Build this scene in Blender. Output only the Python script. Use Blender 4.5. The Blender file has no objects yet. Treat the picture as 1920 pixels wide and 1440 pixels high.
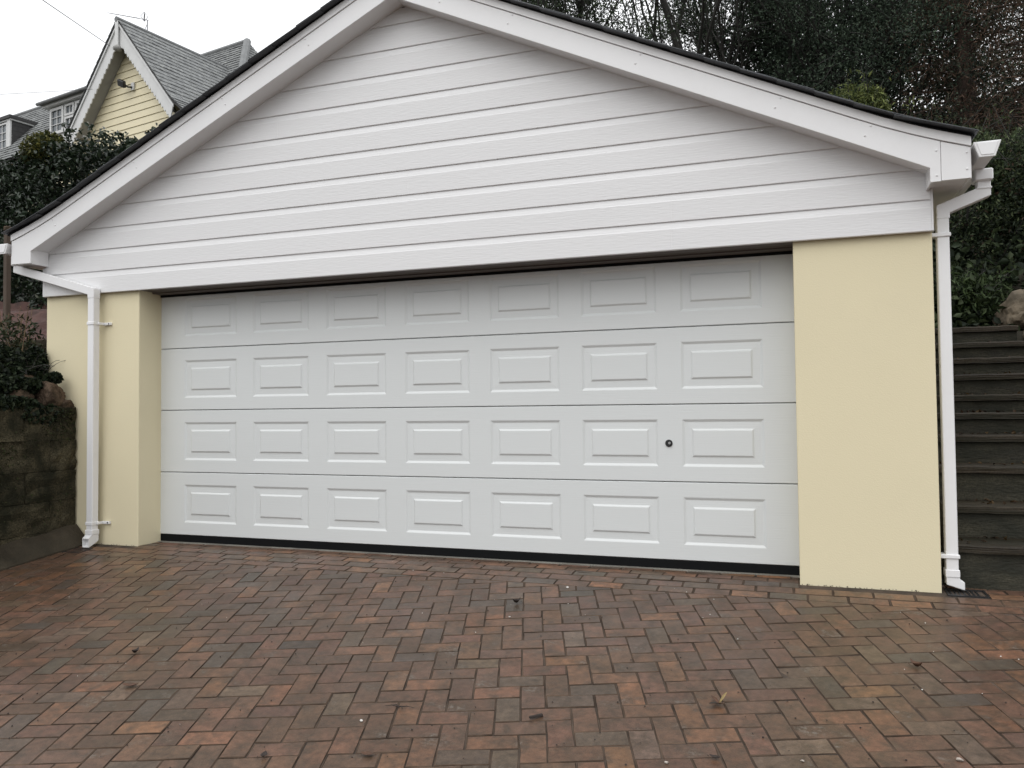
import bpy, bmesh, math, random
import numpy as np
from mathutils import Vector, Matrix, noise
random.seed(7)
RNG = np.random.default_rng(11)
S = bpy.context.scene
COL = S.collection
PI = math.pi

# ------------------------------------------------------------------ camera
CAM_POS = Vector((4.7637, -5.2726, 0.9711))
YAW, PITCH, ROLL, FPX = 0.337, 0.0332, -0.0101, 1512.7
cy, sy, cp, sp, cr, sr = math.cos(YAW), math.sin(YAW), math.cos(PITCH), math.sin(PITCH), math.cos(ROLL), math.sin(ROLL)
fwd = Vector((-sy*cp, cy*cp, sp)); r0 = Vector((cy, sy, 0)); u0 = r0.cross(fwd)
right = r0*cr + u0*sr; upv = u0*cr - r0*sr
cam = bpy.data.cameras.new('camera'); camo = bpy.data.objects.new('camera', cam); COL.objects.link(camo)
M = Matrix((right, upv, -fwd)).transposed().to_4x4(); M.translation = CAM_POS
camo.matrix_world = M
cam.sensor_width = 36; cam.lens = 36*FPX/1920; cam.clip_start = 0.05; cam.clip_end = 500
S.camera = camo

# ------------------------------------------------------------------ sky (overcast) and weak soft sun
world = bpy.data.worlds.new('World'); S.world = world; world.use_nodes = True
nt = world.node_tree; N = nt.nodes; Lk = nt.links
for n in list(N): N.remove(n)
wo = N.new('ShaderNodeOutputWorld'); bg = N.new('ShaderNodeBackground')
sky = N.new('ShaderNodeTexSky'); sky.sky_type = 'NISHITA'; sky.sun_disc = False
SUN_EL, SUN_AZ = math.radians(48), math.radians(195)
sky.sun_elevation = SUN_EL; sky.sun_rotation = SUN_AZ; sky.dust_density = 3
hsv = N.new('ShaderNodeHueSaturation'); hsv.inputs['Saturation'].default_value = 0.12
tc = N.new('ShaderNodeTexCoord'); sep = N.new('ShaderNodeSeparateXYZ')
mr = N.new('ShaderNodeMapRange'); mr.inputs['From Min'].default_value = -0.05; mr.inputs['From Max'].default_value = 1.0
mr.inputs['To Min'].default_value = 0.62; mr.inputs['To Max'].default_value = 1.75
cn = N.new('ShaderNodeTexNoise'); cn.inputs['Scale'].default_value = 2.2; cn.inputs['Detail'].default_value = 5
cm = N.new('ShaderNodeMapRange'); cm.inputs['To Min'].default_value = 0.93; cm.inputs['To Max'].default_value = 1.07
mul = N.new('ShaderNodeMath'); mul.operation = 'MULTIPLY'
vm = N.new('ShaderNodeVectorMath'); vm.operation = 'SCALE'; vm.inputs[0].default_value = (14.7, 14.9, 15.2)
mixw = N.new('ShaderNodeMixRGB'); mixw.inputs[0].default_value = 0.85
Lk.new(tc.outputs['Generated'], sep.inputs[0]); Lk.new(sep.outputs['Z'], mr.inputs['Value'])
Lk.new(tc.outputs['Generated'], cn.inputs['Vector']); Lk.new(cn.outputs['Fac'], cm.inputs['Value'])
Lk.new(mr.outputs[0], mul.inputs[0]); Lk.new(cm.outputs[0], mul.inputs[1]); Lk.new(mul.outputs[0], vm.inputs['Scale'])
Lk.new(sky.outputs[0], hsv.inputs['Color']); Lk.new(hsv.outputs[0], mixw.inputs[1]); Lk.new(vm.outputs[0], mixw.inputs[2])
Lk.new(mixw.outputs[0], bg.inputs['Color']); bg.inputs['Strength'].default_value = 0.091
Lk.new(bg.outputs[0], wo.inputs[0])
sun = bpy.data.lights.new('sun', 'SUN'); sun.energy = 0.55; sun.angle = math.radians(50); sun.color = (1, 0.98, 0.95)
suno = bpy.data.objects.new('sun', sun); COL.objects.link(suno)
sd = Vector((math.sin(SUN_AZ)*math.cos(SUN_EL), math.cos(SUN_AZ)*math.cos(SUN_EL), math.sin(SUN_EL)))
suno.rotation_euler = sd.to_track_quat('Z', 'Y').to_euler()
vs = S.view_settings
vs.view_transform = 'Standard'; vs.look = 'None'; vs.exposure = 0.0; vs.gamma = 1.0; vs.use_curve_mapping = False
S.cycles.max_bounces = 6; S.cycles.diffuse_bounces = 3; S.cycles.use_denoising = True

# ------------------------------------------------------------------ materials
def new_mat(name):
    m = bpy.data.materials.new(name); m.use_nodes = True
    return m, m.node_tree.nodes, m.node_tree.links, m.node_tree.nodes['Principled BSDF']

def mat(name, col, rough=0.5, var=0.12, vscale=3.0, bump=0.0, bscale=60.0, stretch=(1, 1, 1), spec=0.5, dirt=None, dscale=1.5, dlo=.5, dhi=.75, metal=0.0, detail=6, rvar=0.1, fine=0.0, fscale=150):
    m, n, l, p = new_mat(name)
    g = n.new('ShaderNodeNewGeometry')
    mp = n.new('ShaderNodeMapping'); mp.inputs['Scale'].default_value = stretch
    l.new(g.outputs['Position'], mp.inputs['Vector'])
    no = n.new('ShaderNodeTexNoise'); no.inputs['Scale'].default_value = vscale; no.inputs['Detail'].default_value = detail
    l.new(mp.outputs[0], no.inputs['Vector'])
    r = n.new('ShaderNodeMapRange'); r.inputs['From Min'].default_value = .3; r.inputs['From Max'].default_value = .7
    r.inputs['To Min'].default_value = 1-var; r.inputs['To Max'].default_value = 1+var
    l.new(no.outputs['Fac'], r.inputs['Value'])
    sc = n.new('ShaderNodeVectorMath'); sc.operation = 'SCALE'; sc.inputs[0].default_value = col
    l.new(r.outputs[0], sc.inputs['Scale']); out = sc.outputs[0]
    if fine:
        nf = n.new('ShaderNodeTexNoise'); nf.inputs['Scale'].default_value = fscale; nf.inputs['Detail'].default_value = 3
        l.new(g.outputs['Position'], nf.inputs['Vector'])
        rf = n.new('ShaderNodeMapRange'); rf.inputs['From Min'].default_value = .3; rf.inputs['From Max'].default_value = .7
        rf.inputs['To Min'].default_value = 1-fine; rf.inputs['To Max'].default_value = 1+fine
        l.new(nf.outputs['Fac'], rf.inputs['Value'])
        s2 = n.new('ShaderNodeVectorMath'); s2.operation = 'SCALE'; l.new(out, s2.inputs[0]); l.new(rf.outputs[0], s2.inputs['Scale']); out = s2.outputs[0]
    if dirt:
        nd = n.new('ShaderNodeTexNoise'); nd.inputs['Scale'].default_value = dscale; nd.inputs['Detail'].default_value = 8; nd.inputs['Roughness'].default_value = .65
        l.new(mp.outputs[0], nd.inputs['Vector'])
        rd = n.new('ShaderNodeMapRange'); rd.inputs['From Min'].default_value = dlo; rd.inputs['From Max'].default_value = dhi; rd.inputs['To Max'].default_value = dirt[3]
        l.new(nd.outputs['Fac'], rd.inputs['Value'])
        mx = n.new('ShaderNodeMixRGB'); mx.inputs[2].default_value = (*dirt[:3], 1)
        l.new(rd.outputs[0], mx.inputs[0]); l.new(out, mx.inputs[1]); out = mx.outputs[0]
    l.new(out, p.inputs['Base Color'])
    rr = n.new('ShaderNodeMapRange'); rr.inputs['To Min'].default_value = max(0, rough-rvar); rr.inputs['To Max'].default_value = min(1, rough+rvar)
    l.new(no.outputs['Fac'], rr.inputs['Value']); l.new(rr.outputs[0], p.inputs['Roughness'])
    p.inputs['Specular IOR Level'].default_value = spec; p.inputs['Metallic'].default_value = metal
    if bump:
        nb = n.new('ShaderNodeTexNoise'); nb.inputs['Scale'].default_value = bscale; nb.inputs['Detail'].default_value = 5
        l.new(mp.outputs[0], nb.inputs['Vector'])
        b = n.new('ShaderNodeBump'); b.inputs['Strength'].default_value = min(1, bump); b.inputs['Distance'].default_value = .01
        l.new(nb.outputs['Fac'], b.inputs['Height']); l.new(b.outputs[0], p.inputs['Normal'])
    return m

def leaf_mat(name, rough=.45, spec=.4):
    m, n, l, p = new_mat(name)
    a = n.new('ShaderNodeAttribute'); a.attribute_name = 'tint'
    l.new(a.outputs['Color'], p.inputs['Base Color'])
    p.inputs['Roughness'].default_value = rough; p.inputs['Specular IOR Level'].default_value = spec
    tr = n.new('ShaderNodeBsdfTranslucent'); mx = n.new('ShaderNodeMixShader'); mx.inputs[0].default_value = .18
    l.new(a.outputs['Color'], tr.inputs['Color'])
    l.new(p.outputs[0], mx.inputs[1]); l.new(tr.outputs[0], mx.inputs[2]); l.new(mx.outputs[0], n['Material Output'].inputs['Surface'])
    return m

def brick_mat(name, from_object):
    m, n, l, p = new_mat(name)
    if from_object:
        a = n.new('ShaderNodeObjectInfo'); colo = a.outputs['Color']
    else:
        a = n.new('ShaderNodeAttribute'); a.attribute_name = 'tint'; colo = a.outputs['Color']
    g = n.new('ShaderNodeNewGeometry')
    def noise(scale, detail, lo, hi, tmin, tmax):
        t = n.new('ShaderNodeTexNoise'); t.inputs['Scale'].default_value = scale; t.inputs['Detail'].default_value = detail; t.inputs['Roughness'].default_value = .62
        l.new(g.outputs['Position'], t.inputs['Vector'])
        r = n.new('ShaderNodeMapRange'); r.inputs['From Min'].default_value = lo; r.inputs['From Max'].default_value = hi
        r.inputs['To Min'].default_value = tmin; r.inputs['To Max'].default_value = tmax
        l.new(t.outputs['Fac'], r.inputs['Value']); return r.outputs[0]
    mx = n.new('ShaderNodeMixRGB'); l.new(noise(11, 4, .40, .62, 0, .75), mx.inputs[0]); l.new(colo, mx.inputs[1]); mx.inputs[2].default_value = (.052, .035, .022, 1)
    s1 = n.new('ShaderNodeVectorMath'); s1.operation = 'SCALE'; l.new(mx.outputs[0], s1.inputs[0]); l.new(noise(38, 8, .3, .7, .68, 1.34), s1.inputs['Scale'])
    s2 = n.new('ShaderNodeVectorMath'); s2.operation = 'SCALE'; l.new(s1.outputs[0], s2.inputs[0]); l.new(noise(240, 4, .3, .7, .70, 1.30), s2.inputs['Scale'])
    ef = n.new('ShaderNodeMath'); ef.operation = 'MULTIPLY'
    l.new(noise(5.5, 2, .60, .70, 0, 1), ef.inputs[0]); l.new(noise(60, 6, .48, .66, 0, .55), ef.inputs[1])
    m2 = n.new('ShaderNodeMixRGB'); l.new(ef.outputs[0], m2.inputs[0]); l.new(s2.outputs[0], m2.inputs[1]); m2.inputs[2].default_value = (.2, .18, .155, 1)
    l.new(m2.outputs[0], p.inputs['Base Color'])
    l.new(noise(2.3, 6, .32, .68, .28, .52), p.inputs['Roughness']); p.inputs['Specular IOR Level'].default_value = .40
    nb = n.new('ShaderNodeTexNoise'); nb.inputs['Scale'].default_value = 160; nb.inputs['Detail'].default_value = 5
    l.new(g.outputs['Position'], nb.inputs['Vector'])
    b = n.new('ShaderNodeBump'); b.inputs['Strength'].default_value = .22; b.inputs['Distance'].default_value = .004
    l.new(nb.outputs['Fac'], b.inputs['Height']); l.new(b.outputs[0], p.inputs['Normal'])
    return m

WHITE = mat('white_upvc', (.79, .787, .788), .32, .02, 2, dirt=(.5, .48, .45, .12), dscale=4, spec=.45)
CLAD = mat('embossed_white_cladding', (.757, .755, .757), .45, .02, 2, bump=.17, bscale=60, stretch=(.22, 1, 2.0), spec=.35)
DOORW = mat('white_door_steel', (.665, .685, .68), .38, .012, 1.5, bump=.10, bscale=60, stretch=(.08, 1, 3), spec=.4)
CREAM = mat('cream_masonry_paint', (.735, .662, .462), .85, .015, 1.4, bump=.14, bscale=150, dirt=(.66, .60, .43, .22), dscale=2.2, dlo=.55, dhi=.8, spec=.2)
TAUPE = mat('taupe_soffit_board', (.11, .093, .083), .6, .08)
RUBBER = mat('black_rubber', (.006, .0065, .007), .7, .1, spec=.12)
SLATE = mat('dark_roof_slate', (.030, .033, .038), .5, .2, 6, bump=.4, bscale=50)
CONC = mat('grey_concrete', (.20, .19, .165), .8, .2, 5, bump=.5, bscale=90, dirt=(.08, .07, .055, .7), dscale=3)
SAND = mat('joint_sand', (.054, .038, .027), .95, .6, 9, bump=.6, bscale=200)
MOSSBLOCK = mat('mossy_concrete_block', (.058, .050, .031), .95, .45, 7, bump=1, bscale=70, dirt=(.014, .014, .008, .95), dscale=4.2, dlo=.40, dhi=.60, fine=.55, fscale=95, spec=.15)
HAUNCH = mat('concrete_haunch', (.047, .039, .028), .95, .35, 6, spec=.1, bump=.7, bscale=60, dirt=(.035, .032, .024, .7), dscale=4)
STONE = mat('brown_rubble_stone', (.075, .052, .036), .9, .5, 14, bump=1, bscale=45, dirt=(.022, .022, .014, .85), dscale=8, fine=.4, spec=.15)
BOULDER = mat('sandstone_boulder', (.12, .095, .065), .85, .35, 6, bump=.8, bscale=22, dirt=(.05, .045, .03, .6), dscale=5)
REDSOIL = mat('red_soil', (.060, .027, .021), .95, .45, 6, bump=1, bscale=28, dirt=(.03, .018, .013, .8), dscale=5)
HILL = mat('leaf_litter_ground', (.030, .026, .016), .95, .4, 3, bump=1, bscale=20, dirt=(.018, .026, .010, .9), dscale=2)
TIMBER = mat('dark_wet_timber', (.033, .025, .016), .6, .5, 9, bump=.9, bscale=40, stretch=(.12, 1, 3), spec=.25, dirt=(.016, .016, .009, .85), dscale=5, dlo=.45, dhi=.62, fine=.35, fscale=90)
STEPC = mat('dark_step_riser', (.036, .033, .022), .85, .45, 7, bump=.8, bscale=45, stretch=(.5, 1, 1.6), dirt=(.013, .014, .008, .9), dscale=4.5, dlo=.42, dhi=.62, fine=.4, fscale=110)
IRON = mat('black_iron', (.012, .012, .013), .5, .2)
BARK = mat('dark_bark', (.030, .028, .024), .9, .35, 12, bump=.8, bscale=40, stretch=(1, 1, .25))
REDBARK = mat('reddish_pine_bark', (.055, .036, .027), .9, .35, 10, bump=.8, bscale=35, stretch=(1, 1, .25))
OLDSLATE = mat('grey_old_slate', (.17, .175, .175), .7, .35, 5, bump=.4, bscale=40, dirt=(.32, .33, .31, .8), dscale=7, dlo=.5, dhi=.68, spec=.2)
RIDGE = mat('grey_ridge_tile', (.17, .175, .175), .7, .2, 4)
HOUSEW = mat('painted_white_timber', (.62, .62, .61), .5, .06, 3)
HOUSEC = mat('cream_house_board', (.74, .665, .46), .55, .04, 2)
HOUSEG = mat('grey_soffit_paint', (.30, .295, .28), .6, .1)
DARKHUNG = mat('dark_hung_slate', (.035, .034, .034), .7, .3, 8)
GLASS = mat('window_glass', (.10, .115, .125), .08, .25, 3, spec=.6)
GALV = mat('galvanised_metal', (.25, .25, .26), .45, .1, metal=.6)
BRONZE = mat('black_lamp_metal', (.02, .02, .019), .4, .2)
CHROME = mat('chrome', (.6, .6, .6), .2, .05, metal=1)
WIREM = mat('black_cable', (.05, .05, .055), .6, .1)
LEAF = leaf_mat('leaf', .6, .2); GLOSSLEAF = leaf_mat('glossy_leaf', .35, .4)
BRICK_O = brick_mat('block_paver', True); BRICK_A = brick_mat('block_paver_merged', False)
EDGE = mat('muddy_block_edge', (.066, .046, .033), .92, .6, 8, bump=.4, bscale=150, spec=.12)
DEADLEAF = mat('dead_leaf_brown', (.075, .035, .018), .7, .3, 40); DARKLEAF = mat('dark_dead_leaf', (.018, .011, .008), .7, .3, 40)
YELLOWLEAF = mat('yellowed_leaf', (.30, .22, .09), .6, .25, 40); PEBBLE = mat('pale_pebble', (.35, .31, .27), .7, .3, 40)
GRIT = mat('white_grit', (.62, .60, .56), .7, .2, 50)
POSTM = mat('brown_timber_post', (.07, .05, .036), .8, .3, 10, bump=.5, bscale=40, stretch=(1, 1, .2))
REED = mat('dry_stalk', (.16, .11, .06), .8, .3, 20)

# ------------------------------------------------------------------ helpers
def link(o, parent=None):
    COL.objects.link(o)
    if parent is not None: o.parent = parent
    return o
def empty(name, loc=(0, 0, 0), label=None, cat=None, group=None, parent=None, kind=None):
    o = bpy.data.objects.new(name, None); o.location = loc; o.empty_display_size = .2
    link(o, parent); tag(o, label, cat, group, kind); return o
def tag(o, label=None, cat=None, group=None, kind=None):
    for k, v in (('label', label), ('category', cat), ('group', group), ('kind', kind)):
        if v: o[k] = v
    return o
class MB:
    def __init__(s): s.v = []; s.f = []
    def add(s, vs, fs):
        b = len(s.v); s.v += [tuple(x) for x in vs]; s.f += [tuple(i+b for i in f) for f in fs]; return s
    def box(s, x0, x1, y0, y1, z0, z1):
        return s.add([(x0,y0,z0),(x1,y0,z0),(x1,y1,z0),(x0,y1,z0),(x0,y0,z1),(x1,y0,z1),(x1,y1,z1),(x0,y1,z1)],
                     [(3,2,1,0),(4,5,6,7),(0,1,5,4),(1,2,6,5),(2,3,7,6),(3,0,4,7)])
    def prism(s, poly, a, b, axis='y'):
        n = len(poly)
        if axis == 'y': P = lambda p, t: (p[0], t, p[1])
        elif axis == 'x': P = lambda p, t: (t, p[0], p[1])
        else: P = lambda p, t: (p[0], p[1], t)
        vs = [P(p, a) for p in poly]+[P(p, b) for p in poly]
        return s.add(vs, [tuple(range(n)), tuple(range(2*n-1, n-1, -1))]+[(i, n+i, n+(i+1) % n, (i+1) % n) for i in range(n)])
    def tube(s, pts, rad, sides=8, cap=True):
        pts = [Vector(p) for p in pts]; rs = rad if hasattr(rad, '__len__') else [rad]*len(pts)
        rings = []; ref = None
        for i, p in enumerate(pts):
            t = (pts[min(i+1, len(pts)-1)]-pts[max(i-1, 0)]).normalized()
            if ref is None: ref = Vector((0, 0, 1)) if abs(t.z) < .9 else Vector((1, 0, 0))
            a = t.cross(ref).normalized(); b = a.cross(t).normalized(); ref = b
            rings.append([p+(a*math.cos(2*PI*k/sides)+b*math.sin(2*PI*k/sides))*rs[i] for k in range(sides)])
        vs = [q for r in rings for q in r]; fs = []
        for i in range(len(pts)-1):
            for k in range(sides):
                fs.append((i*sides+k, i*sides+(k+1) % sides, (i+1)*sides+(k+1) % sides, (i+1)*sides+k))
        if cap: fs += [tuple(range(sides-1, -1, -1)), tuple((len(pts)-1)*sides+k for k in range(sides))]
        return s.add(vs, fs)
    def sqtube(s, pts, w, d, side=Vector((0, 1, 0))):
        # rectangular pipe whose path lies in the xz plane; w across the path, d along y
        pts = [Vector(p) for p in pts]; rings = []
        for i, p in enumerate(pts):
            t1 = (pts[i]-pts[i-1]).normalized() if i else None
            t2 = (pts[i+1]-pts[i]).normalized() if i < len(pts)-1 else None
            t = ((t1 or t2)+(t2 or t1)).normalized(); nn = t.cross(side).normalized()
            k = 1/max(.5, (nn.dot((t1 or t2).cross(side).normalized())))
            rings.append([p+nn*(w/2*k)*a+side*(d/2)*b for a, b in ((-1,-1),(1,-1),(1,1),(-1,1))])
        vs = [q for r in rings for q in r]; fs = [(3,2,1,0)]
        for i in range(len(pts)-1):
            for k in range(4): fs.append((i*4+k, i*4+(k+1) % 4, i*4+4+(k+1) % 4, i*4+4+k))
        fs.append(tuple((len(pts)-1)*4+k for k in range(4)))
        return s.add(vs, fs)
    def mesh(s, name, material=None, bevel=0, seg=1, smooth=False):
        me = bpy.data.meshes.new(name); me.from_pydata(s.v, [], s.f)
        bm = bmesh.new(); bm.from_mesh(me)
        bmesh.ops.recalc_face_normals(bm, faces=bm.faces)
        if bevel:
            bmesh.ops.bevel(bm, geom=[e for e in bm.edges if len(e.link_faces) == 2 and e.calc_face_angle(0) > .5], offset=bevel, segments=seg, affect='EDGES', profile=.6, clamp_overlap=True)
        bm.to_mesh(me); bm.free()
        if smooth: me.polygons.foreach_set('use_smooth', [True]*len(me.polygons))
        if material: me.materials.append(material)
        me.update(); return me
    def build(s, name, material, parent=None, bevel=0, seg=1, smooth=False, **kw):
        o = bpy.data.objects.new(name, s.mesh(name, material, bevel, seg, smooth)); link(o, parent); return tag(o, **kw) if kw else o

def raw_mesh(name, V, F, material, tint=None):
    """fast mesh from numpy arrays; F is (n,4) quads"""
    me = bpy.data.meshes.new(name); nv, nf = len(V), len(F)
    me.vertices.add(nv); me.vertices.foreach_set('co', np.asarray(V, np.float32).ravel())
    k = F.shape[1]
    me.loops.add(nf*k); me.loops.foreach_set('vertex_index', F.astype(np.int32).ravel())
    me.polygons.add(nf); me.polygons.foreach_set('loop_start', np.arange(0, nf*k, k, dtype=np.int32))
    if tint is not None:
        a = me.attributes.new('tint', 'FLOAT_COLOR', 'POINT'); a.data.foreach_set('color', np.asarray(tint, np.float32).ravel())
    me.materials.append(material); me.update(calc_edges=True); return me

def leaves(C, D, Nn, L, W, cols, fold=.25):
    """leaf blades: C centre, D direction, Nn normal, L length, W width -> arrays for raw_mesh"""
    n = len(C)
    D = D/np.linalg.norm(D, axis=1, keepdims=True)
    B = np.cross(Nn, D); B /= np.linalg.norm(B, axis=1, keepdims=True)+1e-9
    Nn = np.cross(D, B)
    L = L[:, None]; W = W[:, None]
    v = np.empty((n, 6, 3))
    v[:, 0] = C-D*L*.5; v[:, 1] = C-D*L*.02+B*W*.5+Nn*W*fold; v[:, 2] = C+D*L*.25+B*W*.36+Nn*W*fold*.7
    v[:, 3] = C+D*L*.5-Nn*L*.08; v[:, 4] = C+D*L*.25-B*W*.36+Nn*W*fold*.7; v[:, 5] = C-D*L*.02-B*W*.5+Nn*W*fold
    # folded along the midrib: two quads sharing verts 0 and 3
    F = np.array([[0, 1, 2, 3], [0, 3, 4, 5]])[None]+(np.arange(n)*6)[:, None, None]
    t = np.ones((n, 6, 4)); t[:, :, :3] = cols[:, None, :]
    return v.reshape(-1, 3), F.reshape(-1, 4), t.reshape(-1, 4)
def rand_dirs(n, zbias=0.0):
    d = RNG.normal(size=(n, 3)); d[:, 2] += zbias; return d/np.linalg.norm(d, axis=1, keepdims=True)
def palette(n, cols, weights=None, spread=.22):
    c = np.array(cols)[RNG.choice(len(cols), n, p=weights)]
    return c*(1+RNG.normal(size=(n, 1))*spread).clip(.45, 1.8)
def leaf_obj(name, C, parent, size, cols, weights=None, aspect=.45, zbias=.6, mat_=None, droop=0.0, spread=.22, **kw):
    n = len(C); D = rand_dirs(n); D[:, 2] -= droop; Nn = rand_dirs(n, zbias)
    L = size*RNG.uniform(.65, 1.3, n); V, F, T = leaves(C, D, Nn, L, L*aspect, palette(n, cols, weights, spread))
    o = bpy.data.objects.new(name, raw_mesh(name, V, F, mat_ or LEAF, T)); link(o, parent); return tag(o, **kw) if kw else o

def grd(y):      # height of the paved drive: flat inside the door recess, falling towards the road
    return -.0585 + (.1112*(y+.238) if y < -.238 else 0.0)

# ================================================================== SETTING: ground
def drive_base():
    mb = MB(); ys = [-14, -8, -4, -2, -1, -.5, -.238, 0.0]; xs = [-1.25, 12.0]
    for a, b in zip(ys[:-1], ys[1:]):
        mb.add([(xs[0], a, grd(a)-.0038), (xs[1], a, grd(a)-.0038), (xs[1], b, grd(b)-.0038), (xs[0], b, grd(b)-.0038)], [(0, 1, 2, 3)])
    return mb.build('driveway', SAND, None, kind='structure')
DRIVE = drive_base()
tag(DRIVE, label='damp block paved driveway laid in herringbone, brown orange and grey pavers')

PITCH_B, TH = .1041, .3101            # paver module and the turn of the herringbone
OU, OV = -3.3391, 3.8534
SLOPE_L = math.sqrt(1+.1112**2)
JW = .0040                            # joint
def lat_to_xy(a, b):                  # lattice cell coordinates -> ground x, y
    a = (a+OU)*PITCH_B; b = (b+OV)*PITCH_B
    x = a*math.cos(TH)-b*math.sin(TH); y = a*math.sin(TH)+b*math.cos(TH)
    return x+4.0, y/SLOPE_L-1.3
def xy_to_lat(x, y):
    x -= 4.0; y = (y+1.3)*SLOPE_L
    return (x*math.cos(TH)+y*math.sin(TH))/PITCH_B-OU, (-x*math.sin(TH)+y*math.cos(TH))/PITCH_B-OV
def clip(poly, nx, ny, c):            # keep nx*x+ny*y <= c
    out = []
    for i in range(len(poly)):
        p, q = poly[i], poly[(i+1) % len(poly)]; dp = nx*p[0]+ny*p[1]-c; dq = nx*q[0]+ny*q[1]-c
        if dp <= 0: out.append(p)
        if (dp < 0) != (dq < 0) and abs(dp-dq) > 1e-9:
            t = dp/(dp-dq); out.append((p[0]+(q[0]-p[0])*t, p[1]+(q[1]-p[1])*t))
    return out
def area(p): return abs(sum(p[i][0]*p[(i+1) % len(p)][1]-p[(i+1) % len(p)][0]*p[i][1] for i in range(len(p))))/2
PAVERS = []; COURSE = set()           # (polygon in xy); indices of the stretcher courses, tinted paler than the herringbone
Y_EDGE = -.5155
ia = [xy_to_lat(x, y) for x in (-1.3, 9) for y in (-6.5, -.4)]
i0, i1 = int(min(p[0] for p in ia))-3, int(max(p[0] for p in ia))+3
j0, j1 = int(min(p[1] for p in ia))-3, int(max(p[1] for p in ia))+3
g = JW/PITCH_B/2
for i in range(i0, i1):
    for j in range(j0, j1):
        k = (i-j) % 4
        if k == 1: rect = [(i+g, j+g), (i+2-g, j+g), (i+2-g, j+1-g), (i+g, j+1-g)]
        elif k == 0: rect = [(i+g, j+g), (i+1-g, j+g), (i+1-g, j+2-g), (i+g, j+2-g)]
        else: continue
        poly = [lat_to_xy(*p) for p in rect]
        cx = sum(p[0] for p in poly)/4; cyy = sum(p[1] for p in poly)/4
        if not (-1.2 < cx < 8.6 and -6.2 < cyy < -.3): continue
        poly = clip(poly, 0, 1, Y_EDGE-JW/2)
        poly = clip(poly, -1, 0, .86) if poly else poly
        if len(poly) >= 3 and area(poly) > .0012: PAVERS.append(poly)
# stretcher courses in front of the door and the piers
DRAIN_R = (5.533, 5.735, -.285, -.135); DRAIN_L = (-.66, -.44, -.50, -.37)
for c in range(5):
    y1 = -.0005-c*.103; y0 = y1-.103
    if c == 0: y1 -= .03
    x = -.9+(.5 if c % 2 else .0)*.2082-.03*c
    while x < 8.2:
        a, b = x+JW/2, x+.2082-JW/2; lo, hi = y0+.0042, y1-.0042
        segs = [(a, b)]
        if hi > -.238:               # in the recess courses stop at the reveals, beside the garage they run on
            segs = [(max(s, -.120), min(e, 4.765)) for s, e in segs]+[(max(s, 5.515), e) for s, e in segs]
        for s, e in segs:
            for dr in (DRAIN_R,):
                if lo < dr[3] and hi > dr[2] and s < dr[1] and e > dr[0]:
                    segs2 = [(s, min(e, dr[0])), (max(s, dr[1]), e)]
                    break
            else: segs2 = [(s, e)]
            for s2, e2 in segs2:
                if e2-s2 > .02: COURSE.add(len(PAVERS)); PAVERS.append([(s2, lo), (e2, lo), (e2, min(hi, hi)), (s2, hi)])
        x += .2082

def to_px(p):
    d = Vector(p)-CAM_POS; z = d.dot(fwd)
    if z < .2: return None
    return 960+FPX*d.dot(right)/z, 720-FPX*d.dot(upv)/z
def shown_area(poly):
    q = [to_px((x, y, grd(y))) for x, y in poly]
    if any(p is None for p in q): return 0
    for nx, ny, c in ((-1, 0, 0), (1, 0, 1920), (0, -1, 0), (0, 1, 1440)):
        q = clip(q, nx, ny, c)
        if len(q) < 3: return 0
    return area(q)
ORD = sorted(range(len(PAVERS)), key=lambda i: -shown_area(PAVERS[i]))
TINTS = [((.084, .047, .030), .38), ((.098, .051, .032), .28), ((.116, .059, .033), .12), ((.134, .066, .035), .04),
         ((.072, .050, .035), .08), ((.058, .045, .034), .06), ((.098, .066, .045), .04)]
def tint(i=-1):
    r = random.random(); a = 0
    for c, w in TINTS:
        a += w
        if r < a: break
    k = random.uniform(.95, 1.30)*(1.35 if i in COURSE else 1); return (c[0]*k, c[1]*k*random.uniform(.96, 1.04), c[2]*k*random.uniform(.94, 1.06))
def paver_geom(poly, ch=.0048):
    out = []; rot = random.gauss(0, .004); mx_ = sum(p[0] for p in poly)/len(poly); my_ = sum(p[1] for p in poly)/len(poly)
    for i in range(len(poly)):
        p, q = poly[i], poly[(i+1) % len(poly)]; L_ = math.hypot(q[0]-p[0], q[1]-p[1]); m = 3 if L_ > .14 else 2 if L_ > .06 else 1
        for t in range(m):
            f = t/m+(random.uniform(-.08, .08) if t else 0)
            x, y = p[0]+(q[0]-p[0])*f+random.gauss(0, .0009), p[1]+(q[1]-p[1])*f+random.gauss(0, .0009)
            out.append((x-(y-my_)*rot, y+(x-mx_)*rot))
    poly = out
    n = len(poly); ch *= random.uniform(.45, .95); cx = sum(p[0] for p in poly)/n; cyy = sum(p[1] for p in poly)/n
    if sum(poly[i][0]*poly[(i+1) % n][1]-poly[(i+1) % n][0]*poly[i][1] for i in range(n)) < 0: poly = poly[::-1]
    r = math.sqrt(area(poly)); k = 1-ch*2/r
    dz = random.gauss(0, .0009); tx, ty = random.gauss(0, .006), random.gauss(0, .006)
    def z(x, y): return grd(y)+dz+tx*(x-cx)+ty*(y-cyy)
    top = [(cx+(x-cx)*k, cyy+(y-cyy)*k) for x, y in poly]
    V = [(x, y, z(x, y)) for x, y in top]+[(x, y, z(x, y)-.0022) for x, y in poly]+[(x, y, z(x, y)-.03) for x, y in poly]
    F = [tuple(range(n))]
    for i in range(n):
        a, b = i, (i+1) % n
        F += [(a, n+a, n+b, b), (n+a, 2*n+a, 2*n+b, n+b)]
    return V, F
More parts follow.
